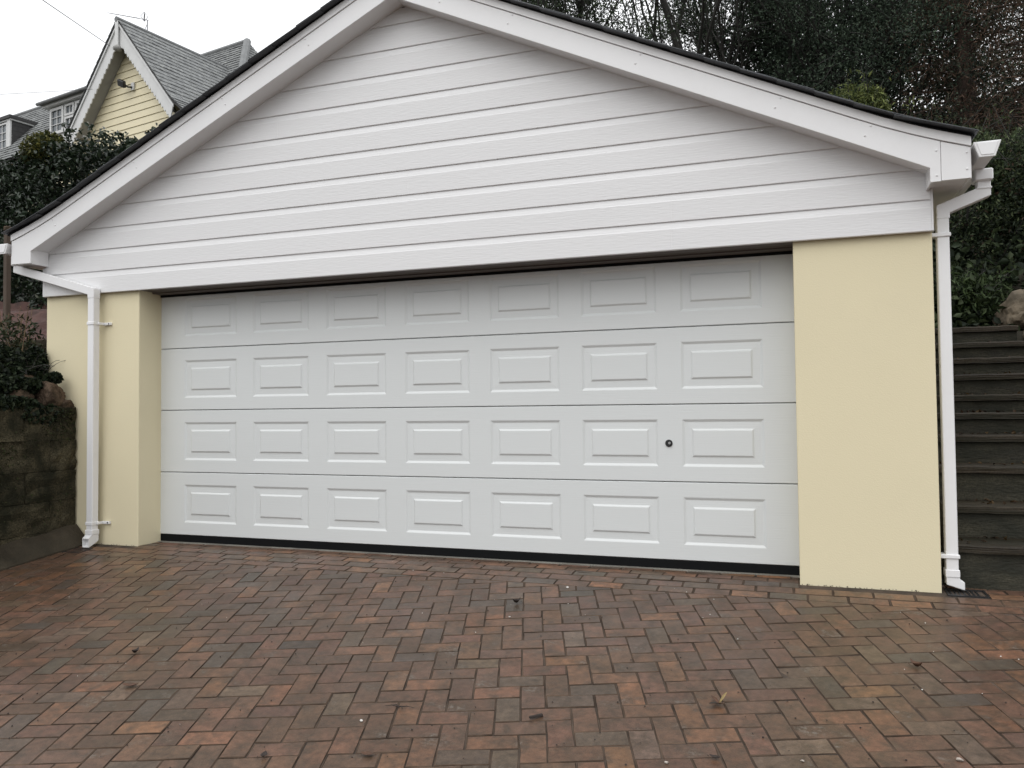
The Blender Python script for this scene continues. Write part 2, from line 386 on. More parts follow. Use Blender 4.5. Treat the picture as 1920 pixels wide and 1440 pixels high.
for i in ORD[:300]:
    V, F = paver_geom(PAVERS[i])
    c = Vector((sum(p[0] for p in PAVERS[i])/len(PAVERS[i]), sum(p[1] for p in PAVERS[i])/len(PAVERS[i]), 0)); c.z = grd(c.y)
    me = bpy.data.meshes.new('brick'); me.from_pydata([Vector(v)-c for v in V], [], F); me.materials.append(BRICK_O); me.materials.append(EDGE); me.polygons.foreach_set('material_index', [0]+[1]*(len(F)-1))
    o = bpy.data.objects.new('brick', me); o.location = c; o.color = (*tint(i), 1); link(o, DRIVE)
VV, FF, TT, MI = [], [], [], []
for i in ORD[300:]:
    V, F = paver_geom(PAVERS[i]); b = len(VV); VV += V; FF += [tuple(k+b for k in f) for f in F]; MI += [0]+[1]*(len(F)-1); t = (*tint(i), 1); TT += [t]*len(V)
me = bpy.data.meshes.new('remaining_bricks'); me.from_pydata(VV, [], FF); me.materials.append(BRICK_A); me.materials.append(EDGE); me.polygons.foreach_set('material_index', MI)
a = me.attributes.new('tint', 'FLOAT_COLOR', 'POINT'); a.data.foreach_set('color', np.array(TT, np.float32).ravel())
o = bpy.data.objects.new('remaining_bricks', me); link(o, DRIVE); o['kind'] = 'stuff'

# ---- hillside the garage is dug into, with the red soil bank on the left
def smooth(t): t = max(0., min(1., t)); return t*t*(3-2*t)
def n2(x, y, s=1.0): return math.sin(x*1.7*s+1.3)*math.cos(y*1.9*s+.4)+.5*math.sin(x*3.9*s+y*2.7*s)
def hill_z(x, y):
    rise = 2.35+4.9*smooth((y-3.0)/12)+.35*max(0, y-15)*.5
    if x < -1.13:                                        # left bank behind the retaining wall
        low = 1.0+.04*n2(x, y, 2)
        z = low+smooth((y-.55)/.1)*.62+smooth((y-.7)/1.1)*.50
        z = max(z, 1.0) if y < 3 else max(z, rise)
        return z+.25*smooth((-2.6-x)/4)*smooth((y+6)/8)
    if x > 5.56:
        st = -.15+.52*(max(y, -.1)+.1) if x < 7.0 else .1+1.9*smooth((y+2.5)/4.5)
        if y > 2.75: st = 1.62+1.1*smooth((y-2.8)/2.2)
        z = st if y < 5 else max(st, rise)
        return z+(.05*n2(x, y, 2) if y > 3 else 0)
    return rise if y > 5.5 else -.3
def grid(name, xs, ys, f, material, **kw):
    V = np.array([(x, y, f(x, y)) for y in ys for x in xs]); nx = len(xs)
    F = np.array([(j*nx+i, j*nx+i+1, (j+1)*nx+i+1, (j+1)*nx+i) for j in range(len(ys)-1) for i in range(nx-1)])
    me = raw_mesh(name, V, F, material); me.polygons.foreach_set('use_smooth', [True]*len(me.polygons))
    o = bpy.data.objects.new(name, me); link(o); return tag(o, **kw)
xs_l = list(np.linspace(-7, -4.6, 24))+list(np.linspace(-4.58, -1.135, 110)); ys_l = list(np.linspace(-6, .5, 22))+[.55, .6, .66]+list(np.linspace(.69, 3.1, 80))
grid('soil_bank', xs_l, ys_l, lambda x, y: hill_z(x, y)+(.05*noise.fractal(Vector((x*4, y*4, 0)), .7, 2.2, 5)+.03*abs(noise.noise(Vector((x*13, y*13, 3)))))*(1 if y > .66 else .3), REDSOIL, kind='structure', label='bank of bare red soil above the old block wall')
xs_h = list(np.linspace(-70, -8, 14))+list(np.linspace(-7, -1.135, 10)); ys_h = list(np.linspace(3.1, 16, 16))+[20, 30, 60, 120]
grid('hillside', xs_h+list(np.linspace(-1.13, 16, 26))+[25, 45, 70], [5.55]+ys_h[4:], lambda x, y: hill_z(x, y) if y > 5.5 else 2.4, HILL, kind='structure', label='leafy hillside rising behind the garage')
grid('hillside', xs_h, [3.08]+ys_h[:6], hill_z, HILL, kind='structure', label='grassy slope under the laurel hedge')
grid('hillside', list(np.linspace(-70, -9, 12))+[-8, -7, -6.9], list(np.linspace(-14, 3.12, 14)), hill_z, HILL, kind='structure', label='grassy slope to the left of the soil bank')
grid('hillside', [5.565]+list(np.linspace(5.7, 8, 14))+[9, 11, 14, 20, 40, 70], list(np.linspace(-.35, 5.7, 26)), hill_z, HILL, kind='structure', label='planted bank beside and above the garden steps')
MB().add([(-150, -150, -2.2), (150, -150, -2.2), (150, 150, -2.2), (-150, 150, -2.2)], [(0, 1, 2, 3)]).build('ground', HILL, None, kind='structure', label='far ground reaching the horizon')

# ================================================================== GARAGE
G = empty('garage', (2.22, 0, 0), 'white clad double garage with cream rendered piers and a dark slate roof', 'garage')
G.location = (0, 0, 0)
XL, XR, YF, YB = -1.096, 5.511, -.238, 5.3
RX = 2.23
def zb(x):   # lower edge of the bargeboards
    return 3.795-.4597*(RX-x) if x < RX else 3.795-.473*(x-RX)
def flat(x): # bell-cast: the roof eases off over the last part of the eaves
    d = (abs(x-RX)-2.9)/.55
    return .045*max(0, d)**2
# piers and walls
def wedge_base(x0, x1, y0, y1, z1): return MB().box(x0, x1, y0, y1, -.3, z1)
wedge_base(XL, -.123, YF, .02, 1.962).build('pier', CREAM, G, bevel=.008, seg=2)
wedge_base(4.770, XR, YF, .02, 1.962).build('pier', CREAM, G, bevel=.008, seg=2)
MB().box(XL, XL+.2, .02, YB, -.3, 2.19).build('side_wall', CREAM, G)
MB().box(XR-.2, XR, .02, YB, -.3, 2.19).build('side_wall', CREAM, G)
MB().box(XL, XR, YB-.2, YB-.001, -.3, 2.19).build('rear_wall', CREAM, G)
MB().prism([(XL, 1.965), (XR, 1.965), (XR, 2.19), (RX, 3.75), (XL, 2.19)], -.258, -.12).build('gable_wall', CREAM, G)
MB().prism([(XL, 2.19), (XR, 2.19), (RX, 3.75)], YB-.2, YB-.001).build('gable_wall', CREAM, G)
MB().box(-.30, 4.95, .05, .09, -.1, 2.2).build('inner_lining', RUBBER, G)
# underside of the lintel, dark weatherboard strip and black head seal
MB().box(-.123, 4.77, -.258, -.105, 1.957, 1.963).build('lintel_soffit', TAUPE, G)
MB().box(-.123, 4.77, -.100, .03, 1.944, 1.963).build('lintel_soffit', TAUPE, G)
MB().box(-.16, 4.81, -.012, .01, 1.926, 1.9435).build('head_seal', RUBBER, G)
MB().box(-.123, 4.77, -.035, .06, -.2, -.0545).build('threshold', CONC, G)

MB().box(-.123, 4.77, -.1045, -.1005, 1.954, 1.9625).build('drip_bead', HOUSEG, G)
# sectional door: four pressed steel sections, each with seven raised panels
DOOR = empty('garage_door', (0, 0, 0), parent=G)
PX0, PW, PP = .1122, .5088, .6601
def section(z0, z1, cut=None):
    mb = MB(); g2 = .0022; lo, hi = z0+g2, z1-g2
    x0, x1 = -.16, 4.81
    pt, pb = z1-.0959, z1-.0959-.3068
    def q(a, b, c, d): mb.add([a, b, c, d], [(0, 1, 2, 3)])
    def rect(xa, xb, za, zb_): q((xa, 0, za), (xb, 0, za), (xb, 0, zb_), (xa, 0, zb_))
    c = .004
    rect(x0, x1, lo+c, pb); rect(x0, x1, pt, hi-c)
    q((x0, .006, lo), (x1, .006, lo), (x1, 0, lo+c), (x0, 0, lo+c)); q((x0, 0, hi-c), (x1, 0, hi-c), (x1, .006, hi), (x0, .006, hi))
    q((x0, .006, lo), (x1, .006, lo), (x1, .04, lo), (x0, .04, lo)); q((x0, .006, hi), (x1, .006, hi), (x1, .04, hi), (x0, .04, hi))
    edges = [x0]+[e for k in range(7) for e in (PX0+PP*k, PX0+PP*k+PW)]+[x1]
    for a, b in zip(edges[::2], edges[1::2]): rect(a, b, pb, pt)
    prof = [(0, 0), (.003, .0005), (.017, .0085), (.0205, .009), (.060, .0075), (.063, .007), (.0735, -.0005), (.077, -.001)]
    for k in range(7):
        xa, xb = PX0+PP*k, PX0+PP*k+PW; rings = []
        for ins, dep in prof: rings.append([(xa+ins, dep, pb+ins), (xb-ins, dep, pb+ins), (xb-ins, dep, pt-ins), (xa+ins, dep, pt-ins)])
        for r1, r2 in zip(rings[:-1], rings[1:]):
            for i in range(4): q(r1[i], r1[(i+1) % 4], r2[(i+1) % 4], r2[i])
        q(*rings[-1])
    return mb.build('door_section', DOORW, DOOR)
for a, b in ((0, .5025), (.5025, 1.0025), (1.0025, 1.5025), (1.5025, 2.0025)): section(a, b)
MB().box(-.16, 4.81, .001, .035, -.056, .001).build('bottom_seal', RUBBER, DOOR, bevel=.004)
lk = MB(); lk.tube([(3.989, .002, .751), (3.989, -.006, .751)], .0235, 20); lk.tube([(3.989, -.006, .751), (3.989, -.011, .751)], [.0185, .017], 20)
hd = lk.build('door_handle', IRON, DOOR)
cl = MB(); cl.tube([(3.994, -.011, .753), (3.994, -.0145, .753)], .0085, 14); cl.box(3.9925, 3.9955, -.0152, -.014, .748, .758); cl.build('lock_cylinder', CHROME, DOOR)

# cladding boards, each its own piece, ends scribed to the raked soffit
def board(z0, z1, x_from=None, x_to=None):
    f = -.280
    pr = [(f+.010, z0+.0005), (f+.003, z0+.0005), (f, z0+.004), (f, z1-.046), (f+.0025, z1-.040), (f+.0065, z1-.020), (f+.0085, z1-.006), (f+.0088, z1-.0005), (f+.018, z1+.004)]
    mb = MB(); L = []
    for y, z in pr:
        lim_l = RX-(3.795+.02-z)/.4597; lim_r = RX+(3.795+.02-z)/.473
        a = max(-1.062, lim_l); b = min(5.502, lim_r)
        if x_from is not None: a = max(a, x_from)
        if x_to is not None: b = min(b, x_to)
        if b <= a: a = b = max(min((a+b)/2, lim_r), lim_l)
        L.append(((a, y, z), (b, y, z), (a, -.259, z), (b, -.259, z)))
    for p, q in zip(L[:-1], L[1:]):
        mb.add([p[0], p[1], q[1], q[0]], [(0, 1, 2, 3)])
        mb.add([p[0], q[0], q[2], p[2]], [(0, 1, 2, 3)]); mb.add([p[1], p[3], q[3], q[1]], [(0, 1, 2, 3)])
    mb.add([L[0][0], L[0][1], L[0][3], L[0][2]], [(0, 1, 2, 3)])
    return mb.build('cladding_board', CLAD, G)
ZL = [1.950, 2.1265, 2.300, 2.4735, 2.647, 2.8205, 2.994, 3.1675, 3.341, 3.5145, 3.688, 3.8]
JOIN = {0: 4.067, 1: 4.067, 3: 2.266, 6: 1.2}
for k in range(11):
    if k in JOIN:
        board(ZL[k], ZL[k+1], None, JOIN[k]-.0002); board(ZL[k], ZL[k+1], JOIN[k]+.0002, None)
    else: board(ZL[k], ZL[k+1])
# side return of the bottom boards round the left corner
MB().box(-1.098, -1.0625, -.279, -.2385, 1.951, 2.19).build('corner_trim', CLAD, G, bevel=.003)
MB().box(5.5025, 5.514, -.279, -.2385, 1.951, 2.19).build('corner_trim', CLAD, G, bevel=.002)

# bargeboards, box ends, verge trims
def gl(x): return zb(x)+.141 + (flat(x))              # groove line between board and verge trim
def rake_pts(x0, x1, f, n=24): return [(x0+(x1-x0)*i/n, f(x0+(x1-x0)*i/n)) for i in range(n+1)]
bR = rake_pts(RX, 5.478, zb, 1)+[(5.478, 2.180), (5.530, 2.181), (5.530, gl(5.530))]+rake_pts(RX, 5.530, gl)[::-1][1:]
MB().prism(bR, -.450, -.434).build('bargeboard', WHITE, G, bevel=.0015)
MB().prism([(5.532, 2.184), (5.675, 2.185), (5.675, gl(5.675)), (5.532, gl(5.532))], -.4485, -.434).build('box_end', WHITE, G, bevel=.0015)
bL = rake_pts(RX, -1.030, zb, 1)+[(-1.030, 2.200), (-1.238, 2.203), (-1.238, gl(-1.238))]+rake_pts(RX, -1.238, gl)[::-1][1:]
MB().prism(bL, -.450, -.434).build('bargeboard', WHITE, G, bevel=.0015)
BARGES = [o for o in G.children if o.name.startswith('bargeboard')]
for xa, xb in ((RX, 5.676), (RX, -1.240)):
    lo = rake_pts(xa, xb, lambda x: gl(x)+.003); hi = rake_pts(xa, xb, lambda x: gl(x)+.056)[::-1]
    MB().prism(lo+hi, -.458, -.434).build('verge_trim', WHITE, G, bevel=.002)
# inner returns of the box ends, raked soffits, eaves soffits and fascias
MB().box(-1.046, -1.0305, -.4335, -.2815, 2.197, 2.36).build('box_return', WHITE, G)
MB().box(5.4785, 5.490, -.4335, -.2815, 2.178, 2.30).build('box_return', WHITE, G)
MB().box(-1.046, -1.0335, -.4338, -.4180, 2.198, 2.30).build('joint_trim', WHITE, G, bevel=.002)
for xa, xb in ((RX, 5.49), (RX, -1.04)):
    lo = [(xa, zb(xa)+.016), (xb, zb(xb)+.016), (xb, zb(xb)+.028), (xa, zb(xa)+.028)]
    MB().prism(lo, -.4335, -.262).build('rake_soffit', WHITE, G)
MB().box(5.494, 5.672, -.433, YB, 2.190, 2.200).build('eaves_soffit', WHITE, G)
MB().box(-1.235, -1.05, -.433, YB, 2.205, 2.215).build('eaves_soffit', WHITE, G)
MB().box(5.662, 5.678, -.433, YB, 2.185, 2.395).build('fascia', WHITE, G)
MB().box(-1.241, -1.225, -.433, YB, 2.203, 2.405).build('fascia', WHITE, G)
# screw caps along the barges
scm = MB().tube([(0, 0, 0), (0, -.003, 0), (0, -.0045, 0)], [.0062, .0055, .002], 10).mesh('screw_cap', WHITE)
def screw(x, z, par, y=-.450):
    o = bpy.data.objects.new('screw_cap', scm); o.location = (x, y, z); link(o, par)
for x in (3.10, 3.92, 4.72): screw(x, gl(x)-.010, BARGES[0]); screw(x-.03, gl(x)-.062, BARGES[0])
for x in (2.62, 5.19): screw(x, gl(x)-.010, BARGES[0]); screw(x-.03, gl(x)-.062, BARGES[0])
for x in (-.80, .02, .84, 1.55): screw(x, gl(x)-.012, BARGES[1]); screw(x+.03, gl(x)-.060, BARGES[1])
for x, z in ((5.51, 2.35), (5.51, 2.215)): screw(x, z, BARGES[0])
for x, z in ((5.655, 2.325), (5.655, 2.235)): screw(x, z, BARGES[0], -.4485)
# roof: deck, loose verge slates one by one, the field of slates joined
ROOF = empty('roof', (0, 0, 0), parent=G)
def rtop(x): return gl(x)+.058
for xa, xb in ((RX, 5.69), (RX, -1.265)):
    lo = rake_pts(xa, xb, lambda x: rtop(x)-.004, 16); hi = rake_pts(xa, xb, lambda x: rtop(x)+.006, 16)[::-1]
    MB().prism(lo+hi, -.466, YB+.15).build('roof_deck', RUBBER, ROOF)
def slate_at(xa, xb, y0, y1, lift0, lift1, th=.007):
    za, zb_ = rtop(xa)+lift0, rtop(xb)+lift1
    return [(xa, y0, za), (xb, y0, zb_), (xb, y1, zb_), (xa, y1, za), (xa, y0, za+th), (xb, y0, zb_+th), (xb, y1, zb_+th), (xa, y1, za+th)]
BOXF = [(3, 2, 1, 0), (4, 5, 6, 7), (0, 1, 5, 4), (1, 2, 6, 5), (2, 3, 7, 6), (3, 0, 4, 7)]
field = MB()
for sgn, xe in ((1, 5.702), (-1, -1.285)):
    k = 0; x = xe
    while (x-RX)*sgn > .1:
        up = x-sgn*.40
        if (up-RX)*sgn < 0: up = RX
        jit = random.uniform(-.004, .004)
        MB().add(slate_at(x, up, -.512+jit, -.16,   .010+random.uniform(0, .005), .002), BOXF).build('slate', SLATE, ROOF, bevel=.0015)
        yy = -.158+(.0 if k % 2 else -.0)
        while yy < YB+.15:
            j2 = random.uniform(-.002, .002)
            field.add(slate_at(x+j2, up, yy, min(yy+.247, YB+.17), .010+random.uniform(0, .003), .002), BOXF); yy += .25
        x -= sgn*.20; k += 1
field.build('roof_slates', SLATE, ROOF, kind='stuff')
MB().tube([(RX, -.51, rtop(RX)+.02), (RX, YB+.15, rtop(RX)+.02)], .09, 10).build('ridge_tile', SLATE, ROOF)

# gutters and downpipes
def gutter(xin, xout, z0, z1, sgn):
    o = MB(); t = .004; w = abs(xout-xin)
    pr = [(xin, z1), (xin+sgn*.028, z0), (xout-sgn*.030, z0), (xout-sgn*.006, z1-.012), (xout, z1)]
    pi = [(xout-sgn*t, z1), (xout-sgn*.010, z1-.012), (xout-sgn*.033, z0+t), (xin+sgn*.031, z0+t), (xin+sgn*t, z1)]
    poly = pr+pi
    n = len(poly); vs = [(x, -.47, z) for x, z in poly]+[(x, YB, z) for x, z in poly]
    o.add(vs, [(i, (i+1) % n, n+(i+1) % n, n+i) for i in range(n)])
    gt = o.build('gutter', WHITE, G)
    e = MB().prism([(xin-sgn*.004, z1+.003), (xin+sgn*.024, z0-.006), (xout-sgn*.026, z0-.006), (xout+sgn*.004, z1+.003)], -.480, -.468)
    e.build('stop_end', WHITE, gt, bevel=.003)
    e2 = MB().prism([(xin+sgn*.012, z1-.004), (xin+sgn*.033, z0+.006), (xout-sgn*.033, z0+.006), (xout-sgn*.012, z1-.004)], -.4835, -.4805)
    e2.build('stop_end', WHITE, gt, bevel=.001)
    return gt
GR = gutter(5.684, 5.808, 2.287, 2.362, 1); GL_ = gutter(-1.247, -1.371, 2.295, 2.368, -1)
# right downpipe: outlet, swan neck, straight pipe beside the wall, shoe
PR = empty('downpipe', (0, 0, 0), parent=G); yp = -.165
MB().box(5.735, 5.825, yp-.055, yp+.055, 2.225, 2.290).build('outlet', WHITE, PR, bevel=.006)
MB().sqtube([(5.782, yp, 2.24), (5.782, yp, 2.165), (5.575, yp, 2.085), (5.575, yp, 2.03)], .067, .067).build('swan_neck', WHITE, PR, bevel=.004)
MB().box(5.745, 5.820, yp-.038, yp+.038, 2.180, 2.192).build('collar', WHITE, PR, bevel=.003)
MB().sqtube([(5.573, yp, 2.06), (5.573, yp, .06)], .062, .062).build('pipe', WHITE, PR, bevel=.004)
for z in (1.94, .135): MB().box(5.512, 5.611, yp-.040, yp+.036, z-.011, z+.011).build('bracket', WHITE, PR, bevel=.003)
MB().box(5.537, 5.609, yp-.038, yp+.036, .020, .062).build('collar', WHITE, PR, bevel=.003)
MB().prism([(5.541, .021), (5.541, -.022), (5.632, -.050), (5.632, -.006), (5.613, .004), (5.606, .021)], yp-.034, yp+.032).build('shoe', WHITE, PR, bevel=.003)
# left downpipe in front of the pier
PL = empty('downpipe', (0, 0, 0), parent=G); yq = -.318; xq = -.505
MB().box(-1.355, -1.262, yq-.045, yq+.045, 2.215, 2.30).build('outlet', WHITE, PL, bevel=.005)
MB().sqtube([(-1.308, yq, 2.24), (-1.308, yq, 2.185), (xq, yq, 1.955), (xq, yq, 1.90)], .067, .067).build('swan_neck', WHITE, PL, bevel=.004)
MB().sqtube([(xq, yq, 1.905), (xq, yq, .055)], .062, .062).build('pipe', WHITE, PL, bevel=.004)
for z in (1.70, .115):
    b = MB(); b.box(xq-.036, xq+.036, yq-.036, yq+.036, z-.013, z+.013); b.box(xq+.036, xq+.112, -.262, -.2385, z-.011, z+.011)
    b.box(xq+.0362, xq+.048, yq+.005, -.2625, z-.0105, z+.0105); bk = b.build('bracket', WHITE, PL, bevel=.003)
    sb = bpy.data.objects.new('bracket_screw', MB().tube([(0, 0, 0), (0, -.003, 0)], .0055, 8).mesh('bracket_screw', IRON)); sb.location = (xq+.098, -.262, z); link(sb, PL)
MB().box(xq-.037, xq+.037, yq-.037, yq+.037, .028, .066).build('collar', WHITE, PL, bevel=.003)
s = MB(); t = .004
def shoe_ring(y, z0, z1): return [(xq-.033, y, z0), (xq+.033, y, z0), (xq+.033, y, z1), (xq-.033, y, z1)]
rings = [shoe_ring(yq+.032, -.022, .03), shoe_ring(yq-.030, -.052, .03), shoe_ring(yq-.062, -.066, .004)]
def inn(r): return [(r[0][0]+t, r[0][1], r[0][2]+t), (r[1][0]-t, r[1][1], r[1][2]+t), (r[2][0]-t, r[2][1], r[2][2]-t), (r[3][0]+t, r[3][1], r[3][2]-t)]
allr = rings+[inn(rings[2]), inn(rings[1])]
vs = [p for r in allr for p in r]; fs = [(3, 2, 1, 0)]
for i in range(len(allr)-1):
    for k in range(4): fs.append((i*4+k, i*4+(k+1) % 4, i*4+4+(k+1) % 4, i*4+4+k))
fs.append(tuple((len(allr)-1)*4+k for k in range(4)))
s.add(vs, fs); s.build('shoe', WHITE, PL)

# drain gratings under the two shoes
def grate(x0, x1, y0, y1, label):
    o = empty('drain_grate', ((x0+x1)/2, (y0+y1)/2, grd((y0+y1)/2)), label, 'drain', 'gully gratings under the downpipes')
    z = lambda y: grd(y)-grd((y0+y1)/2)
    cx, cyy = (x0+x1)/2, (y0+y1)/2
    def slab(a, b, c, d, t0, t1):
        return MB().add([(a-cx, c-cyy, z(c)+t0), (b-cx, c-cyy, z(c)+t0), (b-cx, d-cyy, z(d)+t0), (a-cx, d-cyy, z(d)+t0), (a-cx, c-cyy, z(c)+t1), (b-cx, c-cyy, z(c)+t1), (b-cx, d-cyy, z(d)+t1), (a-cx, d-cyy, z(d)+t1)], BOXF)
    slab(x0, x1, y0, y1, -.05, -.008).build('gully', RUBBER, o)
    fr = MB()
    for r in ((x0, x1, y0, y0+.012), (x0, x1, y1-.012, y1), (x0, x0+.012, y0+.0121, y1-.0121), (x1-.012, x1, y0+.0121, y1-.0121)):
        q = slab(*r, -.0079, .003); fr.add(q.v, q.f)
    fr.build('frame', IRON, o)
    n = int((x1-x0-.03)/.022)
    for i in range(n):
        xa = x0+.018+i*.022; slab(xa, xa+.010, y0+.0125, y1-.0125, -.0078, .001).build('bar', IRON, o)
grate(*DRAIN_R[:2], *DRAIN_R[2:], 'black gully grating under the pipe shoe beside the timber steps')
grate(*DRAIN_L[:2], *DRAIN_L[2:], 'black gully grating under the pipe shoe beside the mossy wall')

# ================================================================== LEFT: retaining wall, stones, ivy, ledge, hedge, post
RW = empty('retaining_wall', (-.72, -.3, 0), 'old mossy concrete block retaining wall left of the garage', 'wall'); RW.location = (0, 0, 0)
WP = [(-.745, -.262), (-.775, -.80), (-.84, -2.6), (-.92, -5.6)]
def wall_x(y):
    for (xa, ya), (xb, yb) in zip(WP[:-1], WP[1:]):
        if y <= ya and y >= yb: return xa+(xb-xa)*(y-ya)/(yb-ya)
    return WP[0][0] if y > WP[0][1] else WP[-1][0]
zs = [1.035, .775, .535, .30, .06, -.30, -.75]
for c in range(6):
    y = -.255-(.0 if c % 2 == 0 else .23)
    first = True
    while y > -5.4:
        y2 = y-.45+random.uniform(-.02, .02)
        if first and c % 2: ya, yb_ = -.255, y; first = False
        else: ya, yb_ = y, y2; y = y2; first = False
        g3 = .0018; pro = random.uniform(-.004, .004)
        x1a, x1b = wall_x(ya)+pro, wall_x(yb_)+pro; z1, z0 = zs[c]-g3, zs[c+1]+g3
        mb = MB().add([(x1a-.22, ya-g3, z0), (x1b-.22, yb_+g3, z0), (x1b, yb_+g3, z0), (x1a, ya-g3, z0), (x1a-.22, ya-g3, z1), (x1b-.22, yb_+g3, z1), (x1b, yb_+g3, z1), (x1a, ya-g3, z1)], BOXF)
        me = mb.mesh('block', MOSSBLOCK)
        bm = bmesh.new(); bm.from_mesh(me); bmesh.ops.subdivide_edges(bm, edges=bm.edges, cuts=3, use_grid_fill=True)
        for v in bm.verts: v.co += Vector((random.gauss(0, .0065), random.gauss(0, .0025), random.gauss(0, .0012)))
        bm.to_mesh(me); bm.free()
        o = bpy.data.objects.new('block', me); link(o, RW)
# mortar core behind the joints and the concrete haunch along its foot
core = MB()
for (xa, ya), (xb, yb) in zip(WP[:-1], WP[1:]):
    core.add([(xa-.21, ya, -.8), (xb-.21, yb, -.8), (xb-.014, yb, -.8), (xa-.014, ya, -.8), (xa-.21, ya, 1.02), (xb-.21, yb, 1.02), (xb-.014, yb, 1.02), (xa-.014, ya, 1.02)], BOXF)
core.build('mortar', MOSSBLOCK, RW)
hn = MB(); prev = None; rows = []
for i in range(40):
    y = -.255-i*.13; x = wall_x(y); gz = grd(y); j = random.uniform(-.008, .008)
    rows.append([(x-.05, y, gz-.06), (x-.05, y, gz+.16+j), (x+.012, y, gz+.15+j), (x+.05+j, y, gz+.11), (x+.145+j, y, gz+.012), (x+.15+j, y, gz-.06)])
for a, b in zip(rows[:-1], rows[1:]):
    for k in range(5): hn.add([a[k], a[k+1], b[k+1], b[k]], [(0, 1, 2, 3)])
hn.add(rows[0], [tuple(range(6))])
hn.build('haunch', HAUNCH, RW, smooth=True)
def rock(name, c, r, material, parent=None, seed=0, sub=3, flat_=.0):
    rnd = random.Random(seed); bm = bmesh.new(); bmesh.ops.create_icosphere(bm, subdivisions=sub, radius=1)
    planes = [(Vector((rnd.gauss(0, 1), rnd.gauss(0, 1), rnd.gauss(0, 1))).normalized(), rnd.uniform(.52, .86)) for _ in range(10)]
    for v in bm.verts:
        d = v.co.normalized(); k = 1.0
        for n_, o_ in planes:
            t = d.dot(n_)
            if t > 1e-3: k = min(k, o_/t)
        k *= 1+.10*noise.fractal(d*2.5+Vector((seed, 0, 0)), .8, 2.1, 6)+.02*math.sin(7*d.x+seed)+rnd.gauss(0, .006)
        v.co = Vector((d.x*k*r[0], d.y*k*r[1], d.z*k*r[2]))
    me = bpy.data.meshes.new(name); bm.to_mesh(me); bm.free(); me.materials.append(material)
    o = bpy.data.objects.new(name, me); o.location = c; link(o, parent); return o
for k, (c, r) in enumerate([((-.86, -.40, 1.13), (.11, .15, .12)), ((-.92, -.66, 1.10), (.10, .14, .09)), ((-.93, -.90, 1.08), (.09, .10, .07)),
                            ((-.95, -1.10, 1.10), (.10, .13, .10)), ((-1.02, -.50, 1.18), (.13, .16, .12)), ((-1.0, -1.35, 1.10), (.1, .14, .1)),
                            ((-1.0, -.33, 1.08), (.12, .09, .1)), ((-.80, -.30, 1.05), (.07, .06, .05)), ((-1.0, -1.7, 1.1), (.12, .16, .11))]):
    rock('stone', c, r, STONE, RW, seed=k+3, sub=4)
# ivy and bramble over the stones
def blob(n, c, r, shell=.55):
    d = rand_dirs(n); k = shell+(1-shell)*RNG.random((n, 1))**.5
    return np.array(c)+d*k*np.array(r)
IV = empty('ivy', (-1.2, -.5, 1.1), 'dark ivy and bramble trailing over the stones on the mossy wall', 'ivy'); IV.location = (0, 0, 0)
C = np.vstack([blob(1100, (-.93, -.62, 1.20), (.10, .22, .07)), blob(500, (-.88, -.36, 1.27), (.05, .07, .04)), blob(700, (-.80, -.85, 1.06), (.05, .3, .06)), blob(300, (-.775, -.55, .98), (.03, .2, .08)), blob(3800, (-1.40, -.55, 1.34), (.36, .42, .22)), blob(1400, (-1.12, -.50, 1.27), (.14, .24, .12)), blob(1500, (-1.25, -1.1, 1.28), (.22, .4, .16)), blob(1100, (-1.12, -.32, 1.38), (.08, .10, .16))])
leaf_obj('foliage', C, IV, .045, [(.012, .020, .010), (.020, .030, .014), (.009, .013, .008), (.03, .04, .02)], aspect=.7, mat_=LEAF)
st = MB()
for k in range(14):
    p = Vector((-1.05+random.uniform(-.1, .05), -.40+random.uniform(-.25, .12), 1.30)); pts = [p]
    d = Vector((random.uniform(.2, .9), random.uniform(-.5, .3), random.uniform(.3, 1.0))).normalized()
    for i in range(6): p = p+d*.04; d = (d+Vector((random.gauss(0, .25), random.gauss(0, .2), -.18))).normalized(); pts.append(p)
    st.tube(pts, [.0025]*4+[.0018]*3, 4)
st.build('stem', BARK, IV)
mz = 2600; my = -.27-RNG.random(mz)**1.3*1.6; mzz = .1+RNG.random(mz)**.7*.93; keepm = (np.sin(my*9+mzz*5)+np.sin(my*4-mzz*11)+RNG.normal(size=mz)*.7) > .5
mxs = np.array([wall_x(v) for v in my])+.004
ms = leaf_obj('moss', np.stack([mxs, my, mzz], 1)[keepm], RW, .016, [(.028, .036, .012), (.040, .044, .016), (.020, .022, .010)], aspect=.8, zbias=.2); ms['kind'] = 'stuff'
# ledge: low rendered wall between the ivy and the red soil
lw = MB().box(-5.5, -1.14, .50, .62, .8, 1.70)
lw.build('low_wall', HAUNCH, None, bevel=.01, label='low grey concrete wall below the red soil bank', cat='wall')

FP = empty('fence_post', (-3.1, 1.0, 2.0), 'brown timber post standing on the red soil bank', 'post')
MB().box(-.024, .024, -.03, .03, -.15, .93).build('post', POSTM, FP, bevel=.006)
MB().box(-.028, .028, -.034, .034, .931, .985).build('post_cap', STONE, FP, bevel=.01)
# dry stalks at the left edge
DS = empty('dry_stalks', (-2.05, .2, 1.3), 'clump of dry brown stalks in front of the red soil', 'plant')
for k in range(11):
    p = Vector((random.uniform(-.25, .22), random.uniform(-.12, .12), -.15)); d = Vector((random.uniform(-.35, .35), random.uniform(-.2, .2), 1)); pts = [p+d*(t/5)*random.uniform(.75, .85) for t in range(6)]
    MB().tube(pts, [.006, .005, .005, .004, .003, .002], 5).build('stalk', REED, DS)
leaf_obj('foliage', blob(900, (0, 0, .28), (.34, .26, .34), .2), DS, .06, [(.035, .045, .020), (.05, .048, .024), (.022, .030, .013)], aspect=.3, droop=.3)

